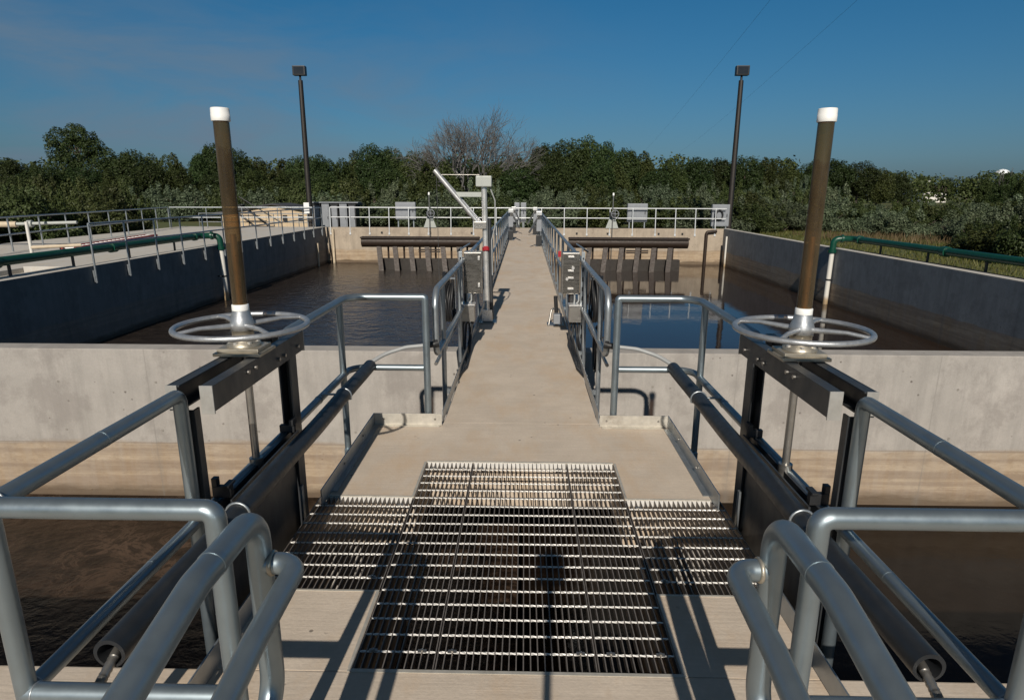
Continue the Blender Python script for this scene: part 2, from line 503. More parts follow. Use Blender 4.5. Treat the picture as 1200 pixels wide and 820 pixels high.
cd = bpy.data.cameras.new('camera'); cam = bpy.data.objects.new('camera', cd); COL.objects.link(cam); scene.camera = cam
th, ps, ro = R(14.13), R(1.10), R(.20)
fw = Vector((-math.sin(ps) * math.cos(th), math.cos(ps) * math.cos(th), -math.sin(th)))
rt = Vector((math.cos(ps), math.sin(ps), 0)); upv = rt.cross(fw)
r2 = rt * math.cos(ro) + upv * math.sin(ro); u2 = upv * math.cos(ro) - rt * math.sin(ro)
cam.matrix_world = Matrix((( r2.x, u2.x, -fw.x, .02), (r2.y, u2.y, -fw.y, 0), (r2.z, u2.z, -fw.z, 1.85), (0, 0, 0, 1)))
cd.sensor_width = 36; cd.lens = 728.09 / 1200 * 36; cd.clip_end = 4000; cd.clip_start = .05
vs = scene.view_settings; vs.view_transform = 'Standard'; vs.look = 'None'; vs.exposure = 0; vs.gamma = 1; vs.use_curve_mapping = False

# ------------------------------------------------------------------ ground and water
WZ = -1.95
def sheet_ring(name, mat, out, hole, z):
    x0, x1, y0, y1 = hole; a, b, c_, d_ = out
    v = [(a, c_, z), (b, c_, z), (b, d_, z), (a, d_, z), (x0, y0, z), (x1, y0, z), (x1, y1, z), (x0, y1, z)]
    f = [(0, 1, 5, 4), (1, 2, 6, 5), (2, 3, 7, 6), (3, 0, 4, 7)]
    return MB().add(v, f).build(name, mat)
tag(sheet_ring('ground', 'ground_grass', (-2500, 2500, -600, 3000), (-14.2, 11.2, -1.5, 35.15), -.8), kind='structure')
def plane(name, mat, x0, x1, y0, y1, z):
    o = MB().add([(x0, y0, z), (x1, y0, z), (x1, y1, z), (x0, y1, z)], [(0, 1, 2, 3)]).build(name, mat)
    return tag(o, kind='structure')
plane('channel_water', 'water_foamy', -13.9, -.02, 2.0, 7.3, WZ)
plane('channel_water', 'water_calm', .02, 13.9, 2.0, 7.3, WZ - .002)
plane('basin_water', 'water_rippled', -11.2, -.1, 7.4, 35.0, WZ)
plane('basin_water', 'water_smooth', .1, 11.1, 7.4, 35.0, WZ - .002)

# ------------------------------------------------------------------ concrete decks and walls
MB().box(-14.1, 14.1, -1.4, 2.08, -3, 0, .008).build('platform_floor', 'concrete_floor')['kind'] = 'structure'
b = MB()
b.prism([(-1.24, 3.56), (-.66, 3.56), (-.66, 4.08), (.66, 4.08), (.66, 3.56), (1.24, 3.56), (1.24, 4.85), (-1.24, 4.85)], -.34, 0)
for s in (-1, 1):
    x0, x1 = sorted((s * .66, s * 1.24))
    b.prism([(x0, 2.082), (x1, 2.082), (x1, 2.59), (x0, 2.59)], -.34, 0)
b.build('deck_floor', 'concrete_floor')['kind'] = 'structure'
b = MB()
b.box(-.64, .64, 4.852, 34.898, -.22, 0, .006)
b.build('walkway', 'concrete_floor')['kind'] = 'structure'
b = MB()
for s in (-1, 1):
    b.box(s * 1.02, s * 1.238, 2.083, 2.59, -3, -.342); b.box(s * 1.02, s * 1.238, 3.56, 4.84, -3, -.342)
    b.box(s * 1.02, s * 1.238, 2.59, 3.56, -3, -2.1)
b.box(-1.0, 1.0, 2.083, 7.2, -3, -2.9); b.box(-1.03, 1.03, 2.2, 7.0, -3.05, -3.0)
tag(b.build('gate_chamber', 'concrete_wall'), 'concrete flow chamber under the steel grating, holding the two gates', 'concrete chamber')
b = MB()
b.box(-14.1, -.645, 7.24, 7.5, -3, 0, .012); b.box(.645, 14.1, 7.24, 7.5, -3, 0, .012); b.box(-.645, .645, 7.24, 7.5, -3, -.226)
cw = tag(b.build('concrete_wall', 'concrete_wall'), 'sunlit concrete wall crossing the picture, pale above and silt-stained tan below', 'wall')
b = MB()
for k in range(-9, 10):
    for z in (-.42, -1.05):
        x = k * 1.22 + .37
        if abs(x) > 1.5 or z < -.5:
            b.lathe([(.001, 0), (.016, 0)], (0, 0, 0), 12) if False else b.add([(x + .016 * math.cos(q * .5236), 7.2365, z + .016 * math.sin(q * .5236)) for q in range(12)], [tuple(range(12))])
b.link('tie_holes', 'tie_hole', cw)['kind'] = 'stuff'
b = MB(); b.box(-.16, .16, 7.505, 34.89, -3, -.226)
tag(b.build('concrete_wall', 'concrete_wall'), 'dividing wall carrying the long walkway between the two basins', 'wall')
b = MB(); b.box(-11.05, -.645, 34.9, 35.2, -3, 0, .012); b.box(.645, 10.95, 34.9, 35.2, -3, 0, .012); b.box(-.645, .645, 34.9, 35.2, -3, 0)
tag(b.build('concrete_wall', 'concrete_tan'), 'tan stained end wall at the far side of both basins', 'wall')
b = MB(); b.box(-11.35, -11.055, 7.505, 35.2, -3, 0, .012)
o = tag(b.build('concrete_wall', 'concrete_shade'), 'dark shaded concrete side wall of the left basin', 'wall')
b = MB(); b.box(-11.349, -11.056, 7.51, 35.19, .0005, .014, .004); b.build('coping', 'concrete_pale', o)
b = MB(); b.box(10.955, 11.25, 7.505, 35.2, -3, 0, .012)
o = tag(b.build('concrete_wall', 'concrete_grey'), 'grey concrete side wall of the right basin with grass behind', 'wall')
b = MB(); b.box(10.956, 11.249, 7.51, 35.19, .0005, .014, .004); b.build('coping', 'concrete_pale', o)
# neighbouring tank roof at the left
b = MB(); b.box(-19.2, -11.355, 15.6, 35.2, -1, -.006, .01); b.box(-19.2, -12.6, 5, 15.595, -1, -.006, .01); b.box(-12.595, -11.355, 5, 15.595, -1, -.35)
tag(b.build('tank_roof', 'concrete_pale'), 'pale concrete roof of the neighbouring tank left of the dark wall', 'tank roof')

# ------------------------------------------------------------------ gratings
def grating(x0, x1, y0, y1, label, skip=()):
    root = thing('floor_grating', ((x0 + x1) / 2, (y0 + y1) / 2, 0), label, 'grating', 'steel gratings over the chamber')
    b = MB(); g = .0025; t_ = .0048; dp = .04; zt = -.003
    X0, X1, Y0, Y1 = x0 + g, x1 - g, y0 + g, y1 - g
    n = max(2, round((X1 - X0) / .030)); st = (X1 - X0 - t_) / n
    for i in range(n + 1):
        x = X0 + i * st
        b.box(x, x + t_, Y0, Y1, zt - dp, zt)
    b.build('bearing_bars', 'grating_steel', root)
    b = MB()
    m = round((Y1 - Y0) / .102); sy = (Y1 - Y0) / m
    for j in range(1, m):
        y = Y0 + j * sy
        # twisted square rod, pressed flush into the bars
        pts = []; q = int((X1 - X0) / .015)
        vs_ = []; fs_ = []
        for k in range(q + 1):
            x = X0 + .001 + (X1 - X0 - .002) * k / q; a = k * math.pi / 4 * .98
            for c in range(4):
                aa = a + c * math.pi / 2
                vs_.append((x, y + .0048 * math.cos(aa), zt - .0045 + .0048 * math.sin(aa)))
        for k in range(q):
            for c in range(4): fs_.append((k * 4 + c, k * 4 + (c + 1) % 4, k * 4 + 4 + (c + 1) % 4, k * 4 + 4 + c))
        b.add(vs_, fs_)
    b.build('cross_rods', 'grating_rod_sunlit', root)
    b = MB()
    b.box(X0, X1, Y0 - .0035, Y0 - .0005, zt - dp, zt); b.box(X0, X1, Y1 + .0005, Y1 + .0035, zt - dp, zt)
    b.build('banding_bar', 'grating_rod_sunlit', root)
    for cx in (X0 + .06, X1 - .06):
        for cy in (Y0 + .10, Y1 - .10):
            b = MB(); b.box(cx - .018, cx + .018, cy - .008, cy + .008, .0, .004, .001); b.lathe([(.007, .0041), (.007, .009), (.003, .0095)], (cx, cy, 0), 6, False)
            b.build('hold_down_clip', 'stainless', root)
    return root
grating(-.66, -.33, 2.095, 4.075, 'narrow steel grating panel on the left of the central walkway floor')
grating(-.33, .33, 2.095, 4.075, 'wide central steel grating panel with the camera shadow on it')
grating(.33, .66, 2.095, 4.075, 'narrow steel grating panel on the right of the central walkway floor')
grating(-1.255, -.662, 2.605, 3.545, 'side grating panel in front of the left sluice gate')
grating(.662, 1.255, 2.605, 3.545, 'side grating panel in front of the right sluice gate')
# embedded steel angle round the openings
gf = thing('grating_frame', (0, 3, 0), 'pale steel angle frame set in concrete around the gratings', 'steel frame')
b = MB(); e = .014; zt = .003
def strip(xa, xb, ya, yb): b.box(xa, xb, ya, yb, -.05, zt)
strip(-.66, .66, 4.078, 4.078 + e); strip(-.66 - e, .66 + e, 2.080 - e + .01, 2.092)
for s in (-1, 1):
    strip(s * .662, s * (.662 + e), 2.094, 2.588); strip(s * .662, s * (.662 + e), 3.562, 4.076)
    strip(s * .662, s * 1.235, 2.590, 2.590 + .011); strip(s * .662, s * 1.235, 3.549, 3.560)
b.build('angle_bar', 'angle_steel', gf)

# ------------------------------------------------------------------ toe boards (kick plates)
for s, nm in ((-1, 'left'), (1, 'right')):
    root = thing('kick_plate', (s * 1.2, 4.78, 0), f'low steel kick plate edging the {nm} side of the grated deck', 'kick plate', 'kick plates around the deck')
    b = MB()
    b.box(s * 1.197, s * 1.205, 3.42, 4.788, .004, .104, .001); b.box(s * 1.16, s * 1.197, 3.60, 4.74, .002, .008)
    b.build('side_plate', 'galvanised', root)
    b = MB(); b.box(s * .645, s * 1.196, 4.780, 4.788, .004, .104, .001); b.box(s * .66, s * 1.15, 4.745, 4.779, .002, .008)
    b.build('end_plate', 'angle_steel', root)
    b = MB(); b.box(s * 1.197, s * 1.205, 1.5, 2.50, .004, .104, .001)
    b.build('near_plate', 'galvanised', root)
    b = MB()
    for y in (3.9, 4.4): b.cyl((s * 1.195, y, .06), (s * 1.188, y, .06), .009, 8)
    for x in (.70, 1.12): b.cyl((s * x, 4.779, .06), (s * x, 4.772, .06), .008, 8)
    b.build('bolt', 'stainless', root)

# ------------------------------------------------------------------ deck guard rails
RR = .028
for s, nm in ((-1, 'left'), (1, 'right')):
    X = s * 1.375
    root = thing('guard_rail', (X, 1.44, 0), f'tubular metal guard rail enclosing the {nm} side of the grated deck around the gate', 'guard rail', 'guard rails of the deck')
    def part(nm_, b, mat='aluminium'): return b.build(nm_, mat, root)
    Z1, Z2 = 1.055, .48
    b = MB(); b.pipe([(s * .775, 1.44, .004), (s * .775, 1.44, Z1), (X - s * .001, 1.44, Z1)], RR, .0292, n=20, seg=10); part('top_rail', b)
    b = MB(); b.pipe([(X, 1.445, Z1), (X, 2.37, Z1), (X, 2.37, -.5)], RR, .036, n=20); part('top_rail', b)
    b = MB(); b.pipe([(X, 3.53, -.4), (X, 3.53, Z1), (X, 4.83, Z1), (s * .76, 4.83, Z1), (s * .76, 4.83, -.05)], RR, .0, n=18, bends=[0, .17, .015]); part('top_rail', b)
    b = MB(); b.pipe([(s * .80, 1.44, Z2), (X, 1.44, Z2)], RR, n=18); part('mid_rail', b)
    b = MB(); b.pipe([(X, 1.46, Z2), (X, 4.83, Z2), (s * .785, 4.83, Z2)], .026, .14, n=16); part('mid_rail', b)
    for (x, y, z0, z1, r) in ((s * .775, 1.44, .003, .03, RR + .0015), (X, 1.44, .003, Z1 + .006, RR - .001), (X, 4.60, -.4, Z1 - .02, .025)):
        b = MB(); b.cyl((x, y, z0), (x, y, z1), r, 18); o = part('post', b)
        if z0 > 0:
            c = MB(); c.lathe([(r + .028, 0), (r + .028, .006), (r + .002, .012), (r + .001, .02)], (x, y, .001), 20); c.build('base_flange', 'aluminium', o)
    b = MB(); b.box(s * 1.26, X + s * .02, 4.56, 4.64, -.30, -.12, .004); b.box(s * 1.243, s * 1.27, 2.33, 2.41, -.4, -.1, .004); part('side_bracket', b)
    b = MB()
    for (px_, py_, pz_) in ((s * .775, 1.44, Z2), (X, 1.44, Z2)):
        c = MB(); sg = 1 if abs(px_) < 1 else -1
        L = [(px_ + s * sg * .0285, py_ + .0265 * math.cos(2 * math.pi * k / 20), pz_ + .0265 * math.sin(2 * math.pi * k / 20)) for k in range(20)]
        c.tube(L, .004, 6, closed=True); c.build('weld', 'galvanised', root)
    c = MB(); L = [(X + .0245 * math.cos(2 * math.pi * k / 20), 1.4685, Z2 + .0245 * math.sin(2 * math.pi * k / 20)) for k in range(20)]; c.tube(L, .004, 6, closed=True); c.build('weld', 'galvanised', root)
    c = MB(); L = [(X + .0285 * math.cos(2 * math.pi * k / 20), 1.4685, Z1 + .0285 * math.sin(2 * math.pi * k / 20)) for k in range(20)]; c.tube(L, .004, 6, closed=True); c.build('weld', 'galvanised', root)
    b = MB()
    for y in (1.9, 2.05, 4.0): b.tube([(X, y - .006, Z1 if y < 3.4 and y != 2.05 else Z2), (X, y + .006, Z1 if y < 3.4 and y != 2.05 else Z2)], RR + .001 if y != 2.05 else .0268, 18)
    part('sleeve', b, 'aluminium')

# near platform rails: looped guard ends plus offset handrail
for s, nm in ((-1, 'left'), (1, 'right')):
    X = s * .672; r = .0325
    root = thing('platform_rail', (X, 1.43, 0), f'looped railing end with an offset handrail, nearest the viewer on the {nm}', 'railing', 'looped railings of the near platform')
    b = MB()
    b.pipe([(X, -1.2, .84), (X, .15, .84), (X, 1.14, 1.045), (X, 1.445, 1.045), (X, 1.445, .46), (X, 1.0, .44), (X, -1.2, .34)], r, .12, n=20, seg=9, bends=[.2, .22, .085, .11, .2])
    b.build('guard_loop', 'aluminium', root)
    b = MB(); xi = s * .572
    b.pipe([(X, 1.445, .90), (xi, 1.445, .90), (xi, 1.16, .885), (xi, .2, .72), (xi, -1.2, .70)], .0285, .05, n=20, seg=10, bends=[.085, .15, .2])
    b.build('handrail', 'aluminium', root)
    for y, z in ((.05, .83), (-1.1, .83)):
        b = MB(); b.cyl((X, y, .002), (X, y, z), .026, 16); b.build('post', 'aluminium', root)
    b = MB(); b.ring((X - s * .0325, 1.445, .90), .0285, .006, 18, 8, 'x'); b.build('weld', 'bronze', root)
    b = MB(); b.tube([(X, 1.21, 1.045), (X, 1.222, 1.045)], r + .0012, 20); b.build('sleeve', 'aluminium', root)

# ------------------------------------------------------------------ sluice gates
for s, nm in ((-1, 'left'), (1, 'right')):
    X = s * 1.352; Yc = 2.94
    root = thing('sluice_gate', (X, Yc, -.6), f'dark steel sluice gate with handwheel and tall brown stem cover, {nm} of the grating', 'sluice gate', 'handwheel sluice gates')
    def part(nm_, b, mat, par=None): return b.build(nm_, mat, par or root)
    def chan(x_in, dirx):
        """C channel along Y, web at x_in, flanges pointing dirx"""
        b = MB(); z0, z1 = .975, 1.085; t_ = .009; fl = .052
        y0, y1 = 2.40, 3.46
        b.box(x_in, x_in + dirx * t_, y0, y1, z0, z1, .002)
        b.box(x_in + dirx * (t_ + .0005), x_in + dirx * fl, y0, y1, z1 - t_, z1 - .0005, .002)
        b.box(x_in + dirx * (t_ + .0005), x_in + dirx * fl, y0, y1, z0 + .0005, z0 + t_, .002)
        return b
    xin = s * 1.248; xout = s * 1.440
    o = part('yoke_beam', chan(xin, s), 'gate_steel')
    b = MB()
    for y in (2.72, 2.80, 3.08, 3.16, 3.36):
        b.cyl((xin, y, 1.03 + (.02 if y < 3 else -.015)), (xin - s * .011, y, 1.03 + (.02 if y < 3 else -.015)), .010, 8)
    b.build('bolt', 'stainless', o)
    part('yoke_beam', chan(xout, -s), 'gate_steel')
    b = MB()
    for y in (2.392, 3.461):
        b.box(s * 1.248, s * 1.302, y, y + .007, .965, 1.086, .001)
    b.box(s * 1.395, s * 1.442, 2.392, 2.399, .985, 1.086, .001); b.box(s * 1.395, s * 1.442, 3.461, 3.468, .985, 1.086, .001)
    part('end_plate', b, 'gate_edge')
    # guides: channel shaped uprights
    for y, dy, dep in ((2.455, 1, .045), (3.41, -1, .10)):
        b = MB()
        ya = y; yb = y - dy * dep
        gi, go = (1.343, 1.398) if dy > 0 else (1.318, 1.390)
        b.box(s * gi, s * (gi + .009), min(ya, yb), max(ya, yb), -2.4, .974, .002)
        b.box(s * (go - .009), s * go, min(ya, yb), max(ya, yb), -2.4, .974, .002)
        b.box(s * (gi + .0095), s * (go - .0095), yb, yb + dy * .010, -2.4, .973, .002)
        g = part('guide_frame', b, 'gate_steel')
        c = MB(); c.box(s * 1.305, s * 1.3175, ya - dy * .012, ya + dy * .02, -.6, .14, .002); c.build('guide_strip', 'galvanised', g)
    b = MB(); b.box(s * 1.335, s * 1.350, 2.458, 3.408, -2.2, .50, .003)
    gp = part('gate_plate', b, 'gate_steel')
    b = MB(); b.box(s * 1.290, s * 1.334, 2.53, 3.39, .440, .450, .002); b.box(s * 1.290, s * 1.3, 2.53, 3.39, .4505, .505, .002)
    b.box(s * 1.351, s * 1.39, 2.53, 3.39, .455, .465, .002); b.box(s * 1.30, s * 1.334, 2.53, 3.39, -.3, -.28, .002)
    b.build('stiffener', 'gate_steel', gp)
    b = MB()
    b.box(s * 1.30, s * 1.385, 2.545, 2.575, .506, .56, .003); b.box(s * 1.30, s * 1.33, 2.53, 2.60, .5605, .572, .003); b.box(s * 1.36, s * 1.385, 2.545, 2.575, .5605, .60, .003)
    b.box(s * 1.30, s * 1.385, 3.34, 3.37, .506, .55, .003); b.box(s * 1.30, s * 1.325, 3.33, 3.39, .5505, .585, .003)
    b.build('wedge_clamp', 'black_steel', gp)
    b = MB(); b.cyl((X, Yc, .42), (X, Yc, 1.08), .019, 16); b.cyl((X, Yc, .40), (X, Yc, .53), .034, 16)
    part('stem', b, 'stainless')
    # pedestal and handwheel
    b = MB()
    b.box(X - .115, X + .115, Yc - .095, Yc + .095, 1.087, 1.103, .003)
    b.box(X - .100, X + .100, Yc - .080, Yc + .080, 1.1035, 1.122, .003)
    b.lathe([(.078, 1.1225), (.078, 1.138), (.052, 1.146), (.050, 1.196), (.056, 1.199)], (X, Yc, 0), 28)
    pd = part('pedestal', b, 'bronze')
    b = MB()
    for i in range(6):
        a = i * math.pi / 3 + .3
        b.lathe([(.010, 1.1385), (.010, 1.150), (.004, 1.151)], (X + .064 * math.cos(a), Yc + .064 * math.sin(a), 0), 6, False)
    b.build('bolt', 'stainless_bright', pd)
    b = MB(); WR = .303; wz = 1.222
    b.ring((X, Yc, wz), WR, .0140, 96, 14)
    nsp = 4
    for i in range(nsp):
        a = R(50 + 360 / nsp * i - (4 if s < 0 else 0)); c_, s_ = math.cos(a), math.sin(a)
        b.tube([(X + .05 * c_, Yc + .05 * s_, wz + .004), (X + .2 * c_, Yc + .2 * s_, wz + .012), (X + (WR - .006) * c_, Yc + (WR - .006) * s_, wz + .002)], .013, 10, radii=[.014, .0105, .0105])
    wh = part('handwheel', b, 'wheel_steel')
    b = MB(); b.lathe([(.046, 1.200), (.055, 1.206), (.057, 1.232), (.050, 1.256), (.041, 1.290), (.040, 1.298)], (X, Yc, 0), 28)
    b.build('hub', 'wheel_steel', wh)
    b = MB(); b.lathe([(.0395, 1.2985), (.0395, 1.325), (.0365, 1.328)], (X, Yc, 0), 28); b.build('collar', 'white_plastic', wh)
    b = MB(); b.tube([(X, Yc, 1.3285), (X, Yc, 2.17)], .0345, 28, cap=False)
    sc = part('stem_cover', b, 'stem_cover')
    b = MB(); b.lathe([(.0395, 2.160), (.0410, 2.163), (.0410, 2.190), (.0402, 2.1905), (.0402, 2.213), (.0385, 2.2165), (.001, 2.217)], (X, Yc, 0), 28)
    b.build('cap', 'white_plastic', sc)
    b = MB(); b.tube([(X, Yc, 1.329), (X, Yc, 1.66)], .015, 12); b.build('threaded_rod', 'brass_rod', sc)

# ------------------------------------------------------------------ insulated spray pipes
for s, nm in ((-1, 'left'), (1, 'right')):
    X = s * 1.215; Z = .505
    root = thing('insulated_pipe', (X, 3.1, Z), f'long black insulated pipe strapped along the {nm} guard rail', 'insulated pipe', 'insulated pipes along the guard rails')
    # hollow sleeve with thickness
    b = MB(); ro_, ri = .048, .037; n = 26; y0, y1 = 1.56, 4.80
    vs_ = []
    ys = [y0] + [y0 + (y1 - y0) * k / 12 for k in range(1, 12)] + [y1]
    for y in ys:
        sag = -.010 * math.sin(math.pi * (y - y0) / (y1 - y0)) + .003 * math.sin(y * 5)
        for k in range(n):
            a = 2 * math.pi * k / n; vs_.append((X + ro_ * math.cos(a), y, Z + sag + ro_ * math.sin(a)))
    m = len(ys)
    for y in (y0, y0 + .35):
        for k in range(n):
            a = 2 * math.pi * k / n; vs_.append((X + ri * math.cos(a), y, Z + ri * math.sin(a)))
    fs_ = [(i * n + k, (i + 1) * n + k, (i + 1) * n + (k + 1) % n, i * n + (k + 1) % n) for i in range(m - 1) for k in range(n)]
    q = m * n
    fi = [(q + k, q + (k + 1) % n, q + n + (k + 1) % n, q + n + k) for k in range(n)]
    ring_ = [(k, (k + 1) % n, q + (k + 1) % n, q + k) for k in range(n)]
    b.add(vs_, fs_ + fi, True); b.add(vs_, ring_); b.add(vs_, [tuple((m - 1) * n + k for k in range(n)), tuple(q + n + k for k in range(n - 1, -1, -1))])
    b.build('sleeve', 'insulation', root)
    b = MB(); pts = [(X, 1.85, Z - .005), (X, 1.60, Z - .012), (X - s * .002, 1.50, Z - .05), (X - s * .004, 1.43, Z - .10)]
    pp = fillet(pts, .15, 8); L = []
    for i in range(len(pp) - 1):
        for k in range(8): L.append(pp[i].lerp(pp[i + 1], k / 8))
    L.append(pp[-1])
    b.tube(L, .015, 12, radii=[.0155 if i % 2 else .0135 for i in range(len(L))])
    b.build('flexible_conduit', 'stainless', root)
    b = MB(); b.tube([pp[-1], pp[-1] + Vector((0, -.015, -.03)), pp[-1] + Vector((0, -.02, -.12)), (X, 1.41, .02)], .012, 10); b.build('cable', 'black_rubber', root)
    b = MB(); b.pipe([(X, 4.79, Z + .02), (X - s * .10, 4.90, Z + .07), (s * .95, 4.95, Z + .115), (s * .745, 4.98, Z + .13)], .016, .25, n=12); b.build('flexible_conduit', 'grey_plastic', root)
    b = MB(); b.cyl((s * .76, 4.98, Z + .129), (s * .71, 4.99, Z + .135), .026, 14); b.cyl((s * .715, 4.99, Z + .134), (s * .69, 5.0, Z + .14), .034, 14); b.build('connector', 'black_rubber', root)
    for y in (2.42, 4.05):
        b = MB(); vv = []
        for k in range(11):
            a = math.pi * k / 10
            vv.append((X + s * -.052 * math.cos(a) * 1, y, Z - .008 + .052 * math.sin(a)))
        b.tube(vv, .006, 8); b.tube([(X + s * .05, y, Z), (s * 1.375, y, Z)], .008, 8); b.tube([(X - s * .052, y, Z - .008), (X - s * .052, y, Z - .03), (X + s * .06, y, Z - .055)], .006, 8)
        b.build('clamp', 'galvanised', root)

# ------------------------------------------------------------------ walkway railings
posts_y = [5.55 + 1.46 * i for i in range(20)]
for s, nm in ((-1, 'left'), (1, 'right')):
    X = s * .715; r = .027
    root = thing('walkway_rail', (X, 5, 0), f'tubular railing with rounded end along the {nm} edge of the long walkway', 'railing', 'railings along the walkway')
    b = MB(); b.pipe([(X, 34.6, 1.07), (X, 5.06, 1.07), (X, 5.06, .53), (X, 34.6, .53)], r, .12, n=14, seg=8, bends=[.16, .09]); b.build('rail_loop', 'galvanised', root)
    for i, y in enumerate(posts_y):
        b = MB(); b.cyl((X, y, -.16), (X, y, 1.05), .023, 12)
        b.box(s * .642, X, y - .03, y + .03, -.17, -.06, .003)
        b.build('post', 'galvanised', root)
    b = MB(); b.box(s * .643, s * .650, 4.86, 34.5, .004, .104); b.build('kick_plate', 'galvanised', root)
    b = MB()
    for y in posts_y: b.box(s * .651, s * .70, y - .012, y + .012, .03, .075)
    b.build('kick_bracket', 'galvanised', root)

# ------------------------------------------------------------------ control stations on the walkway
for s, nm in ((-1, 'left'), (1, 'right')):
    # upright struts with a panel, junction box and cables
    xa, xb = (-.755, -.49) if s < 0 else (.475, .735)
    root = thing('control_panel', ((xa + xb) / 2, 7.45, .66), f'stainless control box hung on the {nm} walkway railing', 'control box', 'control boxes on the walkway railings')
    b = MB(); b.box(xa + (.05 if s < 0 else 0), xb - (0 if s < 0 else .05), 7.44, 7.66, .675, 1.17, .008); b.build('enclosure', 'stainless', root)
    b = MB(); xl, xr = (xa + .058, xb - .008) if s < 0 else (xa + .008, xb - .058)
    b.box(xl, xr, 7.425, 7.438, .685, 1.16, .004); dr = b.build('door', 'stainless_dark', root)
    b = MB()
    if s < 0:
        for z in (.76, 1.08): b.box(xr - .035, xr - .012, 7.408, 7.424, z, z + .045, .002)
    else:
        for z in (.735, .865, .95, 1.115): b.box((xl + xr) / 2 - .04, (xl + xr) / 2 + .03, 7.395, 7.424, z, z + .02, .003)
        b.cyl(((xl + xr) / 2 + .02, 7.425, .995), ((xl + xr) / 2 + .02, 7.385, .995), .018, 12); b.cyl(((xl + xr) / 2 - .05, 7.425, .86), ((xl + xr) / 2 - .05, 7.395, .86), .016, 12)
    b.build('latch', 'stainless_bright', dr)
    b = MB(); x0 = xa if s < 0 else xb - .042
    b.box(x0, x0 + .042, 7.36, 7.40, -.10, 1.185, .003); xs = x0 + .008
    st_ = b.build('support_strut', 'galvanised', root)
    b = MB()
    for k in range(9): b.box(x0 + .012, x0 + .030, 7.355, 7.3595, .15 + k * .115, .20 + k * .115)
    b.build('slot', 'black_rubber', st_)
    b = MB(); xc = xa + .10 if s < 0 else xb - .10
    for dx in (-.055, .045): b.box(xc + dx, xc + dx + .03, 7.47, 7.50, .56, .674)
    b.build('hanger', 'black_steel', root)
    for k, (dx, zt_) in enumerate(((-.02, .36), (.03, .36))):
        b = MB(); b.pipe([(xc + dx + .012, 7.40, .674), (xc + dx + .012, 7.40, .6), (xc + dx * .6, 7.40, .571)], .011, .03, n=8); b.build('conduit', 'grey_plastic', root)
    b = MB(); b.pipe([(xs + .012, 7.42, 1.12), (xs + .012, 7.50, 1.22), (s * .80, 7.7, 1.16), (s * .80, 9.4, 1.12)], .012, .06, n=8); b.build('conduit', 'galvanised', root)
    # smaller junction box below: a thing of its own
    jb = thing('junction_box', (xc, 7.3, .35), f'small stainless junction box below the {nm} walkway control box', 'junction box', 'junction boxes on the walkway')
    b = MB(); b.box(xc - .075, xc + .085, 7.28, 7.44, .36, .555, .006); b.build('enclosure', 'stainless', jb)
    b = MB(); b.box(xc - .083, xc + .093, 7.265, 7.45, .556, .572, .003); b.build('lid', 'stainless_bright', jb)
    b = MB()
    for k in range(3): b.cyl((xc - .05 + k * .05, 7.36, .36), (xc - .05 + k * .05, 7.36, .325), .02, 10)
    b.build('cable_gland', 'black_rubber', jb)
    cb = thing('cable_bundle', (xc, 7.3, .0), f'bundle of black cables dropping from the {nm} junction box to the walkway', 'cables', 'cable bundles on the walkway')
    for k in range(4):
        x = xc - .055 + k * .036; dx = rnd.uniform(-.02, .02)
        b = MB(); b.pipe([(x, 7.36, .33), (x + dx, 7.34, .16), (x + .01 * s, 7.2 - .05 * k, .03), (s * .60, 6.75 - .09 * k, .022), (s * .655, 6.45 - .1 * k, .02)], .014, .12, n=8, seg=4)
        b.build('cable', 'black_rubber', cb)
    # coil of hose hung outside the rail
    cl_ = thing('hose_coil', (s * .80, 7.0, .68), f'black hose coil hung outside the {nm} walkway railing near its rounded end', 'hose coil', 'hose coils on the walkway railings')
    for k in range(7):
        b = MB(); L = []
        ry = .17 + rnd.uniform(-.03, .03); rz = .23 + rnd.uniform(-.03, .04); xx = s * (.775 + k * .017); ph = rnd.uniform(-.1, .1)
        for i in range(36):
            a = 2 * math.pi * i / 36
            L.append((xx + s * .012 * math.sin(a * 2 + k), 6.85 + ry * math.cos(a + ph), .69 - (.23 - rz) + rz * math.sin(a)))
        b.tube(L, .013, 8, closed=True); b.build('hose_loop', 'black_rubber', cl_)
    b = MB(); b.box(s * .745, s * .88, 6.83, 6.87, .93, .945); b.box(s * .742, s * .7445, 6.82, 6.88, .60, .98); b.build('hook', 'galvanised', cl_)
# second, lower coil at the right
cl_ = thing('hose_coil', (.80, 6.4, .1), 'thin black cable loop hanging low outside the right walkway railing', 'cable coil')
for k in range(3):
    b = MB(); L = []
    for i in range(36):
        a = 2 * math.pi * i / 36; L.append((.765 + k * .018, 6.35 + .12 * math.cos(a), .27 + (.22 + .02 * k) * math.sin(a)))
    b.tube(L, .011, 8, closed=True); b.build('cable_loop', 'black_rubber', cl_)
# valves / fittings behind the rounded ends
for s, nm in ((-1, 'left'), (1, 'right')):
    o = thing('pipe_fitting', (s * .80, 6.1, .3), f'cluster of small stainless pipe fittings outside the {nm} walkway railing', 'pipe fitting', 'pipe fittings outside the walkway railing')
    b = MB(); b.cyl((s * .80, 5.6, .30), (s * .80, 7.3, .30), .017, 10); b.cyl((s * .80, 6.2, -.3), (s * .80, 6.2, .38), .017, 10); b.build('pipe', 'stainless', o)
    b = MB(); b.cyl((s * .80, 6.14, .30), (s * .80, 6.26, .30), .034, 12); b.cyl((s * .80, 6.2, .36), (s * .80, 6.2, .42), .03, 12); b.build('valve_body', 'stainless', o)
    b = MB(); b.box(s * .80 - .05, s * .80 + .05, 6.19, 6.21, .421, .432); b.build('valve_handle', 'black_rubber', o)

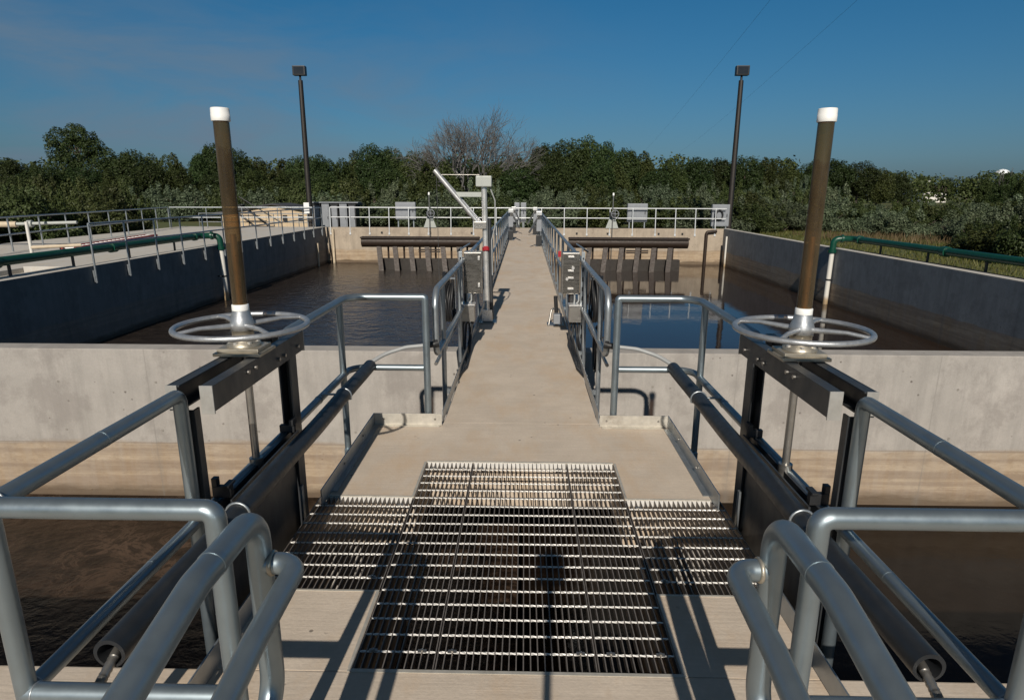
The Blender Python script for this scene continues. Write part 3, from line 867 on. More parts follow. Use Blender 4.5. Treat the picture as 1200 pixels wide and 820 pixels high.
# mast with folded boom at the left
root = thing('instrument_mast', (-.52, 9.02, 0), 'tall stainless mast with a raised slanting boom and grey box on top', 'instrument mast')
xm = -.555
b = MB(); b.cyl((-.515, 9.02, .035), (xm, 9.02, 1.94), .040, 20); b.build('mast_tube', 'stainless_bright', root)
b = MB(); b.cyl((-.455, 9.06, .035), (-.485, 9.06, 1.5), .028, 14); b.build('shade_side_tube', 'gate_steel', root)  # dark tube added to stand for the shaded right half of the mast
b = MB(); b.box(-.64, -.38, 8.90, 9.16, .002, .016, .002); b.box(-.58, -.44, 8.95, 9.10, .0165, .15, .008); b.build('foot', 'stainless', root)
b = MB(); b.box(-.595, -.445, 8.935, 8.949, .03, .20, .002); b.build('foot_bracket', 'stainless_bright', root)
b = MB(); b.box(xm - .11, xm + .11, 8.93, 9.12, 1.94, 2.085, .012); b.build('top_box', 'pale_grey', root)
b = MB(); b.cyl((xm - .05, 9.03, 2.085), (xm - .05, 9.03, 2.13), .012, 8); b.cyl((xm + .03, 9.03, 2.085), (xm + .03, 9.03, 2.12), .01, 8); b.build('antenna', 'black_steel', root)
b = MB(); b.cyl((-.62, 8.99, 1.42), (-1.245, 8.99, 2.16), .034, 16); b.cyl((-.60, 9.06, 1.45), (-1.17, 9.06, 2.10), .014, 10); b.build('boom', 'stainless_bright', root)
b = MB(); b.box(-.70, -.52, 8.94, 9.10, 1.36, 1.46, .008); b.build('hinge', 'stainless', root)
b = MB(); b.box(-.97, -.59, 8.985, 9.01, 1.80, 1.865, .003); b.build('stay_plate', 'pale_grey', root)
b = MB(); b.cyl((-1.16, 9.02, 2.10), (-.62, 9.02, 2.10), .006, 8); b.cyl((-.95, 9.02, 2.05), (-.85, 9.02, 2.15), .004, 6); b.cyl((-.95, 9.02, 2.15), (-.85, 9.02, 2.05), .004, 6); b.build('stay_rod', 'stainless', root)
b = MB(); L = [(-1.22, 8.99, 2.13)] + [(-1.215, 8.99, 2.1 - k * .35) for k in range(1, 12)]; b.tube(L, .0035, 6); b.build('hanging_wire', 'wire', root)
b = MB(); b.tube([(-.47, 9.0, 1.93), (-.40, 9.0, 1.75), (-.40, 9.0, 1.40), (-.45, 9.0, 1.2), (-.44, 9.0, .7)], .009, 8); b.build('signal_cable', 'grey_plastic', root)
b = MB(); b.box(-.56, -.50, 8.955, 8.972, 1.06, 1.12, .004); b.cyl((-.535, 9.02, 1.05), (-.535, 9.02, 1.10), .052, 16); b.build('tag', 'red_plastic', root)

# right: empty foot bracket and folded mast stub
root = thing('mast_socket', (.46, 8.85, 0), 'empty mast foot bracket with bent rod standing by the right walkway railing', 'bracket')
b = MB(); b.box(.36, .60, 8.75, 9.0, .002, .016, .002); b.build('base_plate', 'stainless', root)
b = MB(); b.pipe([(.38, 8.78, .016), (.42, 8.85, .24), (.53, 8.90, .24), (.57, 8.90, .016)], .013, .05, n=10); b.build('bent_rod', 'stainless', root)
b = MB(); b.cyl((.50, 8.88, .017), (.475, 8.88, .42), .028, 14); b.build('stub_post', 'black_steel', root)
b = MB(); b.box(.44, .56, 8.62, 8.74, .06, .20, .01); o = b.build('rubber_block', 'panel_grey', root)
b = MB(); b.box(.475, .515, 8.45, 8.47, 1.02, 1.10, .006); tag(b.build('warning_tag', 'red_plastic'), 'small red tag hung on the right walkway railing near the control box', 'tag')

# folded masts at the far end of the walkway
def folded(x, y, label, sgn):
    root = thing('folded_mast', (x, y, 0), label, 'folded mast', 'folded masts by the walkway')
    b = MB(); b.cyl((x, y, .02), (x, y, 1.12), .045, 14); b.build('mast_tube', 'stainless', root)
    b = MB(); b.cyl((x + .02, y + .05, 1.10), (x - sgn * .35, y - .9, .55), .035, 12); b.build('boom', 'stainless', root)
    b = MB(); b.box(x - .10, x + .10, y - .1, y + .1, 1.10, 1.24, .01); b.build('hinge', 'stainless_bright', root)
    b = MB(); b.box(x - .13, x + .13, y - .13, y + .13, .002, .03); b.build('base_plate', 'stainless', root)
    b = MB(); b.box(x - .09, x + .09, y - .25, y - .11, .55, .95, .01); b.build('winch_box', 'panel_grey', root)
    b = MB(); b.box(x - .10, x + .10, y - .18, y - .02, .05, .4, .01); b.build('motor', 'black_steel', root)
folded(-.50, 30.0, 'folded stainless mast at the far end of the walkway, left side', -1)
folded(.50, 29.0, 'folded stainless mast at the far end of the walkway, right side', 1)
folded(.53, 22.6, 'folded stainless mast halfway along the right walkway railing', 1)
folded(-.53, 25.5, 'folded stainless mast towards the far end of the left walkway railing', -1)

# ------------------------------------------------------------------ far wall: rail, panels, gate operators
root = thing('wall_rail', (0, 35, 0), 'sunlit galvanised railing along the top of the far end wall', 'railing', 'railings on the basin walls')
for z in (1.07, .54):
    for xa, xb in ((-11.0, -.64), (-.64, .64), (.64, 11.0)):
        pass
b = MB(); b.pipe([(-10.75, 35.02, 1.07), (11.05, 35.02, 1.07)], .030, n=10); b.build('top_rail', 'galvanised_sunlit', root)
b = MB(); b.pipe([(-10.75, 35.02, .54), (11.05, 35.02, .54)], .028, n=10); b.build('mid_rail', 'galvanised_sunlit', root)
x = -10.75
while x < 11.1:
    b = MB(); b.cyl((x, 35.02 if abs(x) < .8 else 34.875, .002 if abs(x) < .8 else -.35), (x, 35.02 if abs(x) < .8 else 34.99, 1.06), .028, 8)
    if abs(x) >= .8: b.box(x - .045, x + .045, 34.86, 34.898, -.40, -.28)
    b.build('post', 'galvanised_sunlit', root); x += 1.09 if abs(x) > 6 else 1.25
b = MB()
for y in (34.86,):
    for x in (-7.9, -5.2, -2.9, 2.9, 4.6, 7.4, 8.7): b.box(x - .05, x + .05, y, y + .038, -.33, -.23)
tag(b.build('anchor_plate', 'black_steel'), 'row of small dark anchor plates on the far end wall below the railing', 'anchor plates', kind='stuff')

def wall_panel(x0, x1, y, z0, z1, label, nm='equipment_panel'):
    root = thing(nm, ((x0 + x1) / 2, y, z0), label, 'panel', 'panels on the far railing')
    b = MB(); b.box(x0, x1, y, y + .25, z0, z1, .02); b.build('enclosure', 'panel_grey', root)
    b = MB(); b.box(x0 + .05, x1 - .05, y - .02, y - .002, z0 + .05, z1 - .05, .008); b.build('door', 'panel_grey', root)
    b = MB(); b.box(x1 - .16, x1 - .12, y - .045, y - .022, (z0 + z1) / 2 - .08, (z0 + z1) / 2 + .08); b.build('handle', 'black_steel', root)
    b = MB(); b.box(x0 + .1, x0 + .16, y + .05, y + .11, 0, z0); b.box(x1 - .16, x1 - .1, y + .05, y + .11, 0, z0); b.build('leg', 'galvanised', root)
    return root
wall_panel(-7.17, -6.05, 35.25, .42, 1.36, 'grey equipment cabinet behind the far railing left of the walkway')
wall_panel(5.70, 6.80, 35.25, .34, 1.33, 'grey equipment cabinet behind the far railing right of the walkway')
wall_panel(-.55, -.27, 35.25, .36, 1.36, 'narrow grey box at the walkway end, left of its twin')
wall_panel(-.20, .10, 35.25, .32, 1.36, 'narrow grey box at the walkway end, right of its twin')
rp_ = wall_panel(10.35, 11.30, 35.25, .12, 1.30, 'grey cabinet with a hose reel at the far right corner of the railing')
b = MB(); b.ring((10.65, 35.16, .72), .20, .05, 24, 8, 'y' if False else 'x'); 
b = MB(); L = [(10.72 + .19 * math.cos(2 * math.pi * k / 24), 35.16, .72 + .26 * math.sin(2 * math.pi * k / 24)) for k in range(24)]; b.tube(L, .045, 8, closed=True)
tag(b.build('hose_reel', 'black_rubber'), 'black hose loop hanging on the cabinet at the far right corner', 'hose')
for x, nm in ((-5.2, 'left'), (4.82, 'right')):
    root = thing('valve_operator', (x, 34.95, 0), f'hand crank gate operator with tall thin stem on the far wall, {nm} of the walkway', 'gate operator', 'gate operators on the far wall')
    b = MB(); b.lathe([(.03, .0), (.03, 1.75)], (x, 34.75, 0), 10); b.build('stem_cover', 'stainless', root)
    b = MB(); b.lathe([(.05, 1.75), (.05, 1.88), (.02, 1.90)], (x, 34.75, 0), 10); b.build('cap', 'white_plastic', root)
    b = MB(); b.prism([(x - .35, 0), (x + .35, 0), (x + .08, .75), (x - .08, .75)], -.01, .01, Matrix.Translation((0, 34.86, .01)) @ Matrix.Rotation(R(90), 4, 'X')); b.build('bracket', 'pale_grey', root)
    b = MB(); b.box(x - .16, x + .16, 34.62, 34.84, .62, .88, .03); b.build('gearbox', 'black_steel', root)
    b = MB(); L = [(x + .1 + .2 * math.cos(2 * math.pi * k / 20), 34.55, .78 + .2 * math.sin(2 * math.pi * k / 20)) for k in range(20)]; b.tube(L, .022, 6, closed=True); b.cyl((x + .1, 34.62, .78), (x + .1, 34.53, .78), .03, 8); b.cyl((x - .1, 34.55, .78), (x + .3, 34.55, .78), .015, 6); b.cyl((x + .1, 34.55, .58), (x + .1, 34.55, .98), .015, 6); b.build('crank_wheel', 'panel_grey', root)
    b = MB(); b.cyl((x, 34.75, -2.0), (x, 34.75, .62), .03, 8); b.build('stem', 'stainless', root)

# ------------------------------------------------------------------ decanters
for s, nm in ((-1, 'left'), (1, 'right')):
    xa, xb = sorted((s * 2.25, s * 8.2)); Y = 31.7; Z = -.54
    root = thing('decanter', ((xa + xb) / 2, Y, Z), f'brown decanter trough on slanting legs across the far end of the {nm} basin', 'decanter', 'decanters in the basins')
    b = MB(); b.cyl((xa, Y, Z), (xb, Y, Z), .27, 24); b.build('trough_pipe', 'brown_steel', root)
    b = MB(); b.box(xa - .02, xb + .02, Y - .34, Y + .2, Z + .18, Z + .25); b.build('top_flange', 'brown_steel', root)
    for k in range(7):
        x = xa + .85 + (xb - xa - 1.1) * k / 6 if s < 0 else xb - .85 - (xb - xa - 1.1) * k / 6
        lean = .10 * s
        b = MB(); b.add([(x + dx - (lean * 2.2 if lo else 0), (Y - .55 if lo else Y - .05) + dy, WZ - .4 if lo else Z - .1) for lo in (0, 1) for dx, dy in ((-.12, -.05), (.12, -.05), (.12, .05), (-.12, .05))], [(0, 1, 5, 4), (1, 2, 6, 5), (2, 3, 7, 6), (3, 0, 4, 7), (3, 2, 1, 0), (4, 5, 6, 7)]); b.build('leg', 'brown_steel', root)
    for k in range(6):
        x = xa + 1.25 + (xb - xa - 1.9) * k / 5
        b = MB(); b.cyl((x, Y + .3, Z - .2), (x, Y + .3, WZ + .2), .05, 8); b.build('brace', 'brown_steel', root)
    b = MB(); b.box(xa + .75, xb - .3, Y + .1, Y + .5, WZ - .2, -1.40); b.build('weir_box', 'bronze_paint', root)
    b = MB(); xm_ = (xa + xb) / 2
    for z in (-.92, -1.02): b.cyl((xm_ - .1, Y - .15, z), (xm_ + 1.0, Y - .15, z), .035, 8)
    b.build('cross_bar', 'brown_steel', root)
# corner pipes on the basin walls
b = MB(); b.cyl((-10.98, 33.2, WZ - .5), (-10.98, 33.2, -.75), .05, 10); tag(b.build('wall_pipe', 'tan_pvc'), 'short pale pipe on the dark left basin wall near the far corner', 'pipe')
b = MB(); b.pipe([(-10.62, 34.82, -.10), (-10.62, 34.76, WZ - .5)], .07, n=10); tag(b.build('wall_pipe', 'tan_pvc'), 'pale upright pipe in the far left corner of the basin', 'pipe')
b = MB(); b.pipe([(10.55, 34.8, -.12), (10.0, 34.8, -.18), (10.0, 34.8, WZ - .5)], .085, .1, n=10); tag(b.build('wall_pipe', 'brown_steel'), 'dark upright pipe bent at its top on the far wall right corner', 'pipe')
b = MB(); b.cyl((10.86, 34.0, WZ - .5), (10.86, 34.0, -.35), .05, 10); tag(b.build('wall_pipe', 'stained_pvc'), 'thin white upright pipe on the right basin wall near the far corner', 'pipe')

# ------------------------------------------------------------------ left wall rail and the roof behind it
def line_rail(nm, label, P, Q, spacing, side=0, zb=0, extra=None, group='railings on the basin walls'):
    P, Q = Vector(P), Vector(Q); d_ = (Q - P); n = max(1, round(d_.length / spacing)); dn = d_.normalized()
    root = thing(nm, (P.x, P.y, zb), label, 'railing', group)
    for z, part in ((1.07, 'top_rail'), (.54, 'mid_rail')):
        b = MB(); b.cyl((P.x, P.y, zb + z), (Q.x, Q.y, zb + z), .026, 10); b.build(part, 'galvanised', root)
    for k in range(n + 1):
        p = P + d_ * k / n
        b = MB()
        if side:
            b.cyl((p.x, p.y, zb - .42), (p.x, p.y, zb + 1.06), .026, 8); b.box(p.x - side * .001, p.x - side * .05, p.y - .04, p.y + .04, zb - .40, zb - .10)
        else: b.cyl((p.x, p.y, zb + .002), (p.x, p.y, zb + 1.06), .026, 8)
        b.build('post', 'galvanised', root)
    return root
line_rail('wall_rail', 'grey railing bolted to the water side of the dark left wall', (-10.99, 15.75, 0), (-10.99, 34.2, 0), 1.42, 1)
line_rail('roof_rail', 'grey railing on the far side of the neighbouring tank roof', (-15.6, 16.2, 0), (-18.9, 33.4, 0), 1.75, 0, 0, None, 'railings on the neighbouring tank')
line_rail('roof_rail', 'bright white-lit railing across the far end of the neighbouring tank roof', (-18.9, 33.55, 0), (-11.6, 34.6, 0), 1.7, 0, 0, None, 'railings on the neighbouring tank')
# kerb ledge by the opening
b = MB(); b.box(-11.6, -11.36, 8, 15.4, -.345, .03, .01); b.box(-12.59, -11.36, 15.42, 15.59, -.345, .03, .01)
tag(b.build('ledge', 'concrete_pale'), 'low white concrete ledge at the left picture edge beside the recess', 'ledge')
# pipes on the roof
root = thing('beige_pipe', (-18, 21.6, .76), 'long beige pipe with a flange, held up at the left edge of the roof', 'pipe')
b = MB(); b.cyl((-24, 20.6, .76), (-17.5, 21.5, .76), .10, 12); b.build('pipe_body', 'tan_pvc', root)
b = MB(); b.cyl((-17.5, 21.5, .77), (-15.6, 21.8, .82), .055, 12); b.build('thin_end', 'pale_grey', root)
b = MB(); b.cyl((-17.15, 21.55, .775), (-17.0, 21.57, .778), .12, 12); b.build('flange', 'pale_grey', root)
b = MB(); b.cyl((-19, 21.3, 0), (-19, 21.3, .68), .05, 8); b.cyl((-22, 20.88, 0), (-22, 20.88, .68), .05, 8); b.build('support', 'galvanised', root)
root = thing('tan_pipe', (-14.3, 18.5, .2), 'thin tan pipe with a riser lying beside the red ladder', 'pipe')
b = MB(); b.cyl((-14.6, 18.3, .25), (-13.5, 18.9, .28), .05, 10); b.build('pipe_body', 'tan_pvc', root)
b = MB(); b.cyl((-14.6, 18.3, .0), (-14.6, 18.3, 1.0), .045, 10); b.build('riser', 'stained_pvc', root)
root = thing('red_ladder', (-15, 22, .12), 'long red and white ladder lying on the neighbouring tank roof', 'ladder')
P, Q = Vector((-14.3, 19.4, .13)), Vector((-15.3, 25.6, .13)); dn = (Q - P).normalized(); sd_ = Vector((dn.y, -dn.x, 0))
for k in (-1, 1):
    b = MB(); b.tube([P + sd_ * .2 * k, Q + sd_ * .2 * k], .055, 4); b.build('side_rail', 'red_paint', root)
for k in range(20):
    c = P.lerp(Q, (k + .5) / 20); b = MB(); b.tube([c - sd_ * .19, c + sd_ * .19], .03, 8); b.build('rung', 'white_plastic', root)

# green pipes on the wall tops
def green_pipe(s, label):
    x0 = s * 11.42; yE = 22.1; z = .36
    root = thing('green_pipe', (x0, yE, z), label, 'pipe', 'green pipes on the wall tops')
    rr = .105
    b = MB()
    L = fillet([(x0, 6.0, z + .02), (x0, yE - .15, z), (s * 11.15, yE + .06, z), (s * 10.84, yE + .12, z - .02), (s * 10.82, yE + .12, -.12)], .2, 8, bends=[.25, .4, .26])
    b.tube(L, rr, 18); b.build('pipe_body', 'green_paint', root)
    for (p, q) in (((x0, 13.2, z + .01), (x0, 13.32, z + .01)), ((x0, 17.1, z), (x0, 17.3, z)), ((x0, yE - .55, z), (x0, yE - .42, z)), ((s * 10.82, yE + .12, -.02), (s * 10.82, yE + .12, -.13)), ((s * 11.12, yE + .06, z), (s * 11.05, yE + .07, z))):
        b = MB(); b.cyl(p, q, rr + .035, 18); b.build('coupling', 'green_paint', root)
    b = MB(); b.cyl((s * 10.82, yE + .12, -.10), (s * 10.80, yE + .12, WZ - .5), .082, 16); dp = b.build('drop_pipe', 'stained_pvc', root)
    b = MB(); b.cyl((s * 10.82, yE + .12, -1.05), (s * 10.82, yE + .12, -1.11), .092, 14); b.box(s * 10.82, s * 11.05, yE + .10, yE + .14, -1.10, -1.06); b.build('pipe_clip', 'black_steel', dp)
    for y in (8.0, 11.0, 13.6, 15.6, 17.9, 20.3):
        b = MB(); zb_ = -.8 if s > 0 else -.35 if y < 15.5 else -.006
        b.box(x0 - .02, x0 + .02, y - .03, y + .03, zb_, z - rr + .01); b.build('support', 'black_steel', root)
    return root
green_pipe(-1, 'dark green pipe bending down into the left basin, along the shaded wall')
green_pipe(1, 'dark green pipe bending down into the right basin, in front of the grass')
b = MB(); b.tube([(11.32, y, .015 + .008 * math.sin(y * 2)) for y in np.linspace(6, 22, 40)], .018, 6)
tag(b.build('hose', 'black_rubber'), 'thin black hose lying along the right wall under the green pipe', 'hose')

# ------------------------------------------------------------------ lamp posts
for x, nm in ((-12.2, 'left'), (11.55, 'right')):
    root = thing('lamp_post', (x, 36, -.8), f'dark square floodlight post standing behind the far {nm} basin corner', 'lamp post', 'floodlight posts')
    b = MB(); b.tube([(x, 36, -.8), (x, 36, 7.75)], .15, 4, radii=[.17, .13]); b.build('pole', 'bronze_paint', root)
    b = MB(); b.lathe([(.3, -.8), (.3, -.3), (.25, -.28)], (x, 36, 0), 16); b.build('footing', 'concrete_pale', root)
    b = MB(); b.cyl((x, 36, 7.75), (x, 36, 8.1), .06, 8); b.build('arm', 'black_steel', root)
    b = MB(); b.box(x - .34, x + .34, 35.8, 36.15, 7.98, 8.46, .03); h = b.build('floodlight', 'black_steel', root)
    b = MB(); b.box(x - .27, x + .27, 35.79, 35.797, 8.04, 8.40, .002); b.build('lens', 'glass_dark', h)

# ------------------------------------------------------------------ things beyond the basins
root = thing('tan_building', (-18.2, 44.5, -.8), 'low tan building with dark low-pitched roof behind the left basin', 'building')
b = MB(); mt = Matrix.Translation((0, 44.8, 0)) @ Matrix.Rotation(R(90), 4, 'X')
b.prism([(-21.6, -.8), (-14.6, -.8), (-14.6, .45), (-17.8, .98), (-21.6, .45)], -3.2, .0, mt); b.build('wall', 'tan_siding', root)
b = MB()
b.prism([(-14.3, .41), (-14.3, .51), (-17.8, 1.11), (-17.8, 1.0)], -3.4, .25, mt); b.prism([(-17.802, 1.0), (-17.802, 1.11), (-22.0, .46), (-22.0, .36)], -3.4, .25, mt); b.build('roof', 'dark_roof', root)
for x in (-15.9, -17.0):
    b = MB(); b.box(x - .16, x + .16, 44.74, 44.797, -.1, .3); b.build('vent', 'black_steel', root)
b = MB()
for k in range(14): b.box(-21.4 + k * .5, -21.36 + k * .5, 44.78, 44.799, -.8, .2)
b.build('siding_batten', 'tan_siding', root)
# dark metal stair in front of it
root = thing('metal_stair', (-17, 38, -.8), 'dark open metal stair with handrails in front of the tan building', 'stair')
for k, dx in enumerate((0, .9)):
    b = MB(); b.tube([(-18.0 + dx, 38.2, 1.15), (-15.6 + dx, 38.2, -.8)], .06, 6); b.build('stringer', 'black_steel', root)
    b = MB(); b.tube([(-18.0 + dx, 38.0, 1.6), (-15.6 + dx, 38.0, .1)], .035, 6); b.build('handrail', 'black_steel', root)
for k in range(7):
    f = k / 6; b = MB(); b.box(-18.0 + 2.4 * f, -16.9 + 2.4 * f, 38.0, 38.4, 1.1 - 1.9 * f, 1.14 - 1.9 * f); b.build('tread', 'black_steel', root)
line_rail('stair_rail', 'dark railing running before the tan building behind the left wall', (-20.5, 39.6, -.5), (-12.6, 39.6, -.5), 1.6, 0, -.5, None, 'railings on the neighbouring tank')
root = thing('electrical_cabinets', (-11.1, 37.4, -.8), 'row of dark slatted electrical cabinets behind the far left corner', 'cabinet row')
for k in range(5):
    x = -12.4 + k * .52
    b = MB(); b.box(x, x + .44, 37.1, 37.6, -.8, 1.27, .01); o = b.build('cabinet', 'panel_grey' if k % 2 else 'black_steel', root)
    c = MB(); c.box(x + .06, x + .38, 37.07, 37.098, -.4, 1.1); c.build('door', 'panel_grey', o)
    c = MB(); c.box(x + .33, x + .36, 37.04, 37.069, .35, .5); c.build('handle', 'black_steel', o)
b = MB(); b.box(-12.5, -9.7, 37.0, 37.7, 1.275, 1.33); b.build('cover', 'panel_grey', root)
root = thing('meter_box', (-12.0, 34.9, 0), 'small white box on a post at the far left corner of the basin', 'meter box')
b = MB(); b.box(-12.15, -11.85, 34.85, 35.0, .74, 1.32, .02); b.build('enclosure', 'white_plastic', root)
b = MB(); b.cyl((-12.0, 34.93, -.004), (-12.0, 34.93, .74), .03, 8); b.build('post', 'galvanised', root)
root = thing('black_container', (-13.6, 41.3, -.8), 'dark flat-roofed shed between the tan building and the cabinets', 'shed')
b = MB(); b.box(-13.2, -11.2, 41, 43, -.8, 1.0, .02); b.build('wall', 'dark_roof', root)
b = MB(); b.box(-13.4, -11.0, 40.8, 43.2, 1.005, 1.2, .02); b.build('roof', 'dark_roof', root)
b = MB(); b.box(-12.9, -12.0, 40.96, 40.998, -.8, .8, .01); b.build('door', 'black_steel', root)

root = thing('white_house', (147, 236, -.8), 'distant white house with brown roof seen over the shrubs at right', 'house')
b = MB(); b.box(141.5, 145.6, 230, 240, -3, 3.4); b.box(147.0, 151.5, 233, 241, -3, 3.0); b.box(145.6, 147.0, 234, 240, -3, 2.6); b.build('wall', 'house_white', root)
b = MB(); 
for xa, xb, ya, yb, z in ((141, 146.1, 229, 241, 3.41), (146.6, 152.2, 232, 242, 3.01)):
    mt = Matrix.Translation((0, yb, 0)) @ Matrix.Rotation(R(90), 4, 'X')
    b.prism([(xa, z), (xb, z), ((xa + xb) / 2, z + 1.9)], 0, yb - ya, mt)
b.build('roof', 'bark', root)
for x in (142.6, 144.4, 148.6, 150.4):
    b = MB(); y = 229.9 if x < 146 else 232.9; b.box(x - .45, x + .45, y, y + .08, 1.2, 2.5); b.build('window', 'glass_dark', root)
b = MB(); b.box(146.2, 147.0, 236, 237, 3, 7.0); b.build('chimney', 'house_white', root)
root = thing('water_tower', (437, 600, -.8), 'white dome of a distant water tower above the trees at far right', 'water tower')
b = MB(); b.lathe([(1.3, 18), (4.6, 19.0), (6.0, 20.4), (5.9, 21.9), (4.2, 23.6), (1.7, 24.6), (.1, 24.9)], (437, 600, 0), 28); b.build('tank', 'tank_white', root)
b = MB(); b.lathe([(2.4, -.8), (1.5, 4), (1.3, 18)], (437, 600, 0), 20); b.build('stem', 'tank_white', root)

# power lines high over the right side
def wire(P, Q, sag, label):
    P, Q = Vector(P), Vector(Q)
    root = MB()
    L = []
    for k in range(41):
        f = k / 40; p = P.lerp(Q, f); p.z -= sag * 4 * f * (1 - f); L.append(p)
    root.tube(L, .006, 5)
    tag(root.build('power_line', 'wire'), label, 'power line', 'power lines over the right side')
wire((36.5, 214, 13.0), (9.5, 4, 13.4), 1.0, 'thin power line passing just left of the right floodlight')
wire((43.2, 189, 12.6), (12.9, 4, 13.2), 1.0, 'thin power line passing just right of the right floodlight')

# the photographer's camera on a pole, just behind the viewpoint: its shadow lies on the grating
root = thing('camera_pole', (.0, -.16, 0), 'camera on a thin pole whose shadow lies on the central grating', 'camera pole')
b = MB(); b.box(-.075, .075, -.20, -.10, 1.80, 1.93, .012); b.build('camera_body', 'black_rubber', root)
b = MB(); b.box(-.03, .03, -.19, -.11, 1.9305, 1.96, .008); b.build('viewfinder', 'black_rubber', root)
b = MB(); b.cyl((0, -.16, 1.70), (0, -.16, 1.799), .022, 12); b.build('ball_head', 'black_steel', root)
b = MB(); b.cyl((0, -.16, .002), (0, -.16, 1.70), .017, 12); b.build('pole', 'black_steel', root)

# ------------------------------------------------------------------ vegetation
def leaf_mesh(name, mat, centres, radii, n, size, seed, squash=1.0, up=.35, shell=.55):
    """n small bent leaf clumps spread through ellipsoid lobes, as one mesh"""
    g = np.random.default_rng(seed)
    C_ = np.array(centres, float); Rr = np.array(radii, float)
    wgt = (Rr[:, 0] * Rr[:, 1] * Rr[:, 2]) ** .72; wgt /= wgt.sum()
    idx = g.choice(len(C_), n, p=wgt)
    d_ = g.normal(size=(n, 3)); d_ /= np.linalg.norm(d_, axis=1)[:, None]
    rad = shell + (1 - shell) * g.random(n) ** .6
    # ragged outline: radius modulated by direction
    wob = 1 + .16 * np.sin(d_[:, 0] * 5 + idx) * np.cos(d_[:, 2] * 6 + idx * 2.1) + .10 * g.normal(size=n)
    p = C_[idx] + d_ * Rr[idx] * (rad * wob)[:, None]
    nr = d_ * .8 + g.normal(size=(n, 3)) * .55 + np.array([0, 0, up]); nr /= np.linalg.norm(nr, axis=1)[:, None]
    a = np.cross(nr, g.normal(size=(n, 3))); a /= np.linalg.norm(a, axis=1)[:, None]; b_ = np.cross(nr, a)
    s = size * (.55 + .9 * g.random(n))
    l = a * (s * .5)[:, None]; w_ = b_ * (s * (.26 + .2 * g.random(n)))[:, None]; bend = nr * (s * .14)[:, None]
    V = np.stack([p - l, p + w_ + bend, p + l, p - w_ + bend * .5], 1).reshape(-1, 3)
    me = bpy.data.meshes.new(name)
    me.vertices.add(4 * n); me.vertices.foreach_set('co', V.ravel())
    me.loops.add(4 * n); me.loops.foreach_set('vertex_index', np.arange(4 * n))
    me.polygons.add(n); me.polygons.foreach_set('loop_start', np.arange(n) * 4); me.polygons.foreach_set('loop_total', np.full(n, 4))
    me.update(); me.validate(); me.materials.append(M[mat])
    return me
def link_mesh(name, me, parent=None):
    o = bpy.data.objects.new(name, me); COL.objects.link(o); o.parent = parent; return o

def crown_mesh(name, mat, domes, n, size, seed, freq=9.0, gap=.12):
    """leaf faces filling a union of big ellipsoids; a noise field cuts clumps, gaps and a ragged edge into it"""
    g = np.random.default_rng(seed)
    C_ = np.array([d[0] for d in domes], float); Rr = np.array([d[1] for d in domes], float)
    N = n * 5
    wgt = Rr.prod(1) ** .75; wgt /= wgt.sum()
    idx = g.choice(len(C_), N, p=wgt)
    d_ = g.normal(size=(N, 3)); d_ /= np.linalg.norm(d_, axis=1)[:, None]
    p = C_[idx] + d_ * Rr[idx] * (g.random(N) ** .22 * 1.14)[:, None]
    # depth inside the union: 0 at the skin, 1 in the heart of a dome
    q = np.full(N, 9.0)
    for c, r_ in zip(C_, Rr): q = np.minimum(q, np.linalg.norm((p - c) / r_, axis=1))
    ph = g.uniform(0, 6.28, (6, 3)); k = g.normal(size=(6, 3)); k /= np.linalg.norm(k, axis=1)[:, None]
    f = np.zeros(N)
    for m in range(6):
        fr = freq * (1.0, 1.3, 1.9, 2.6, 3.7, 5.2)[m]
        f += np.sin(p @ k[m] * fr * 2 + ph[m, 0]) * np.cos(p @ np.roll(k[m], 1) * fr * 1.6 + ph[m, 1]) * (1, .9, .75, .6, .5, .4)[m]
    edge = q + .16 * f                     # noisy surface
    keep = (edge < 1.02) & (edge > .50) & (f > -1.35 + gap)
    p = p[keep][:n]; q = q[keep][:n]; idx = idx[keep][:n]; n = len(p)
    out = (p - C_[idx]) / Rr[idx]; out /= np.linalg.norm(out, axis=1)[:, None] + 1e-6
    nr = out * .55 + g.normal(size=(n, 3)) * .6 + np.array([0, 0, .45]); nr /= np.linalg.norm(nr, axis=1)[:, None]
    a = np.cross(nr, g.normal(size=(n, 3))); a /= np.linalg.norm(a, axis=1)[:, None]; b_ = np.cross(nr, a)
    sz = size * (.5 + 1.0 * g.random(n))
    l = a * (sz * .5)[:, None]; w_ = b_ * (sz * (.24 + .22 * g.random(n)))[:, None]; bend = nr * (sz * .14)[:, None]
    V = np.stack([p - l, p + w_ + bend, p + l, p - w_ + bend * .5], 1).reshape(-1, 3)
    me = bpy.data.meshes.new(name)
    me.vertices.add(4 * n); me.vertices.foreach_set('co', V.ravel())
    me.loops.add(4 * n); me.loops.foreach_set('vertex_index', np.arange(4 * n))
    me.polygons.add(n); me.polygons.foreach_set('loop_start', np.arange(n) * 4); me.polygons.foreach_set('loop_total', np.full(n, 4))
    me.update(); me.validate(); me.materials.append(M[mat])
    return me

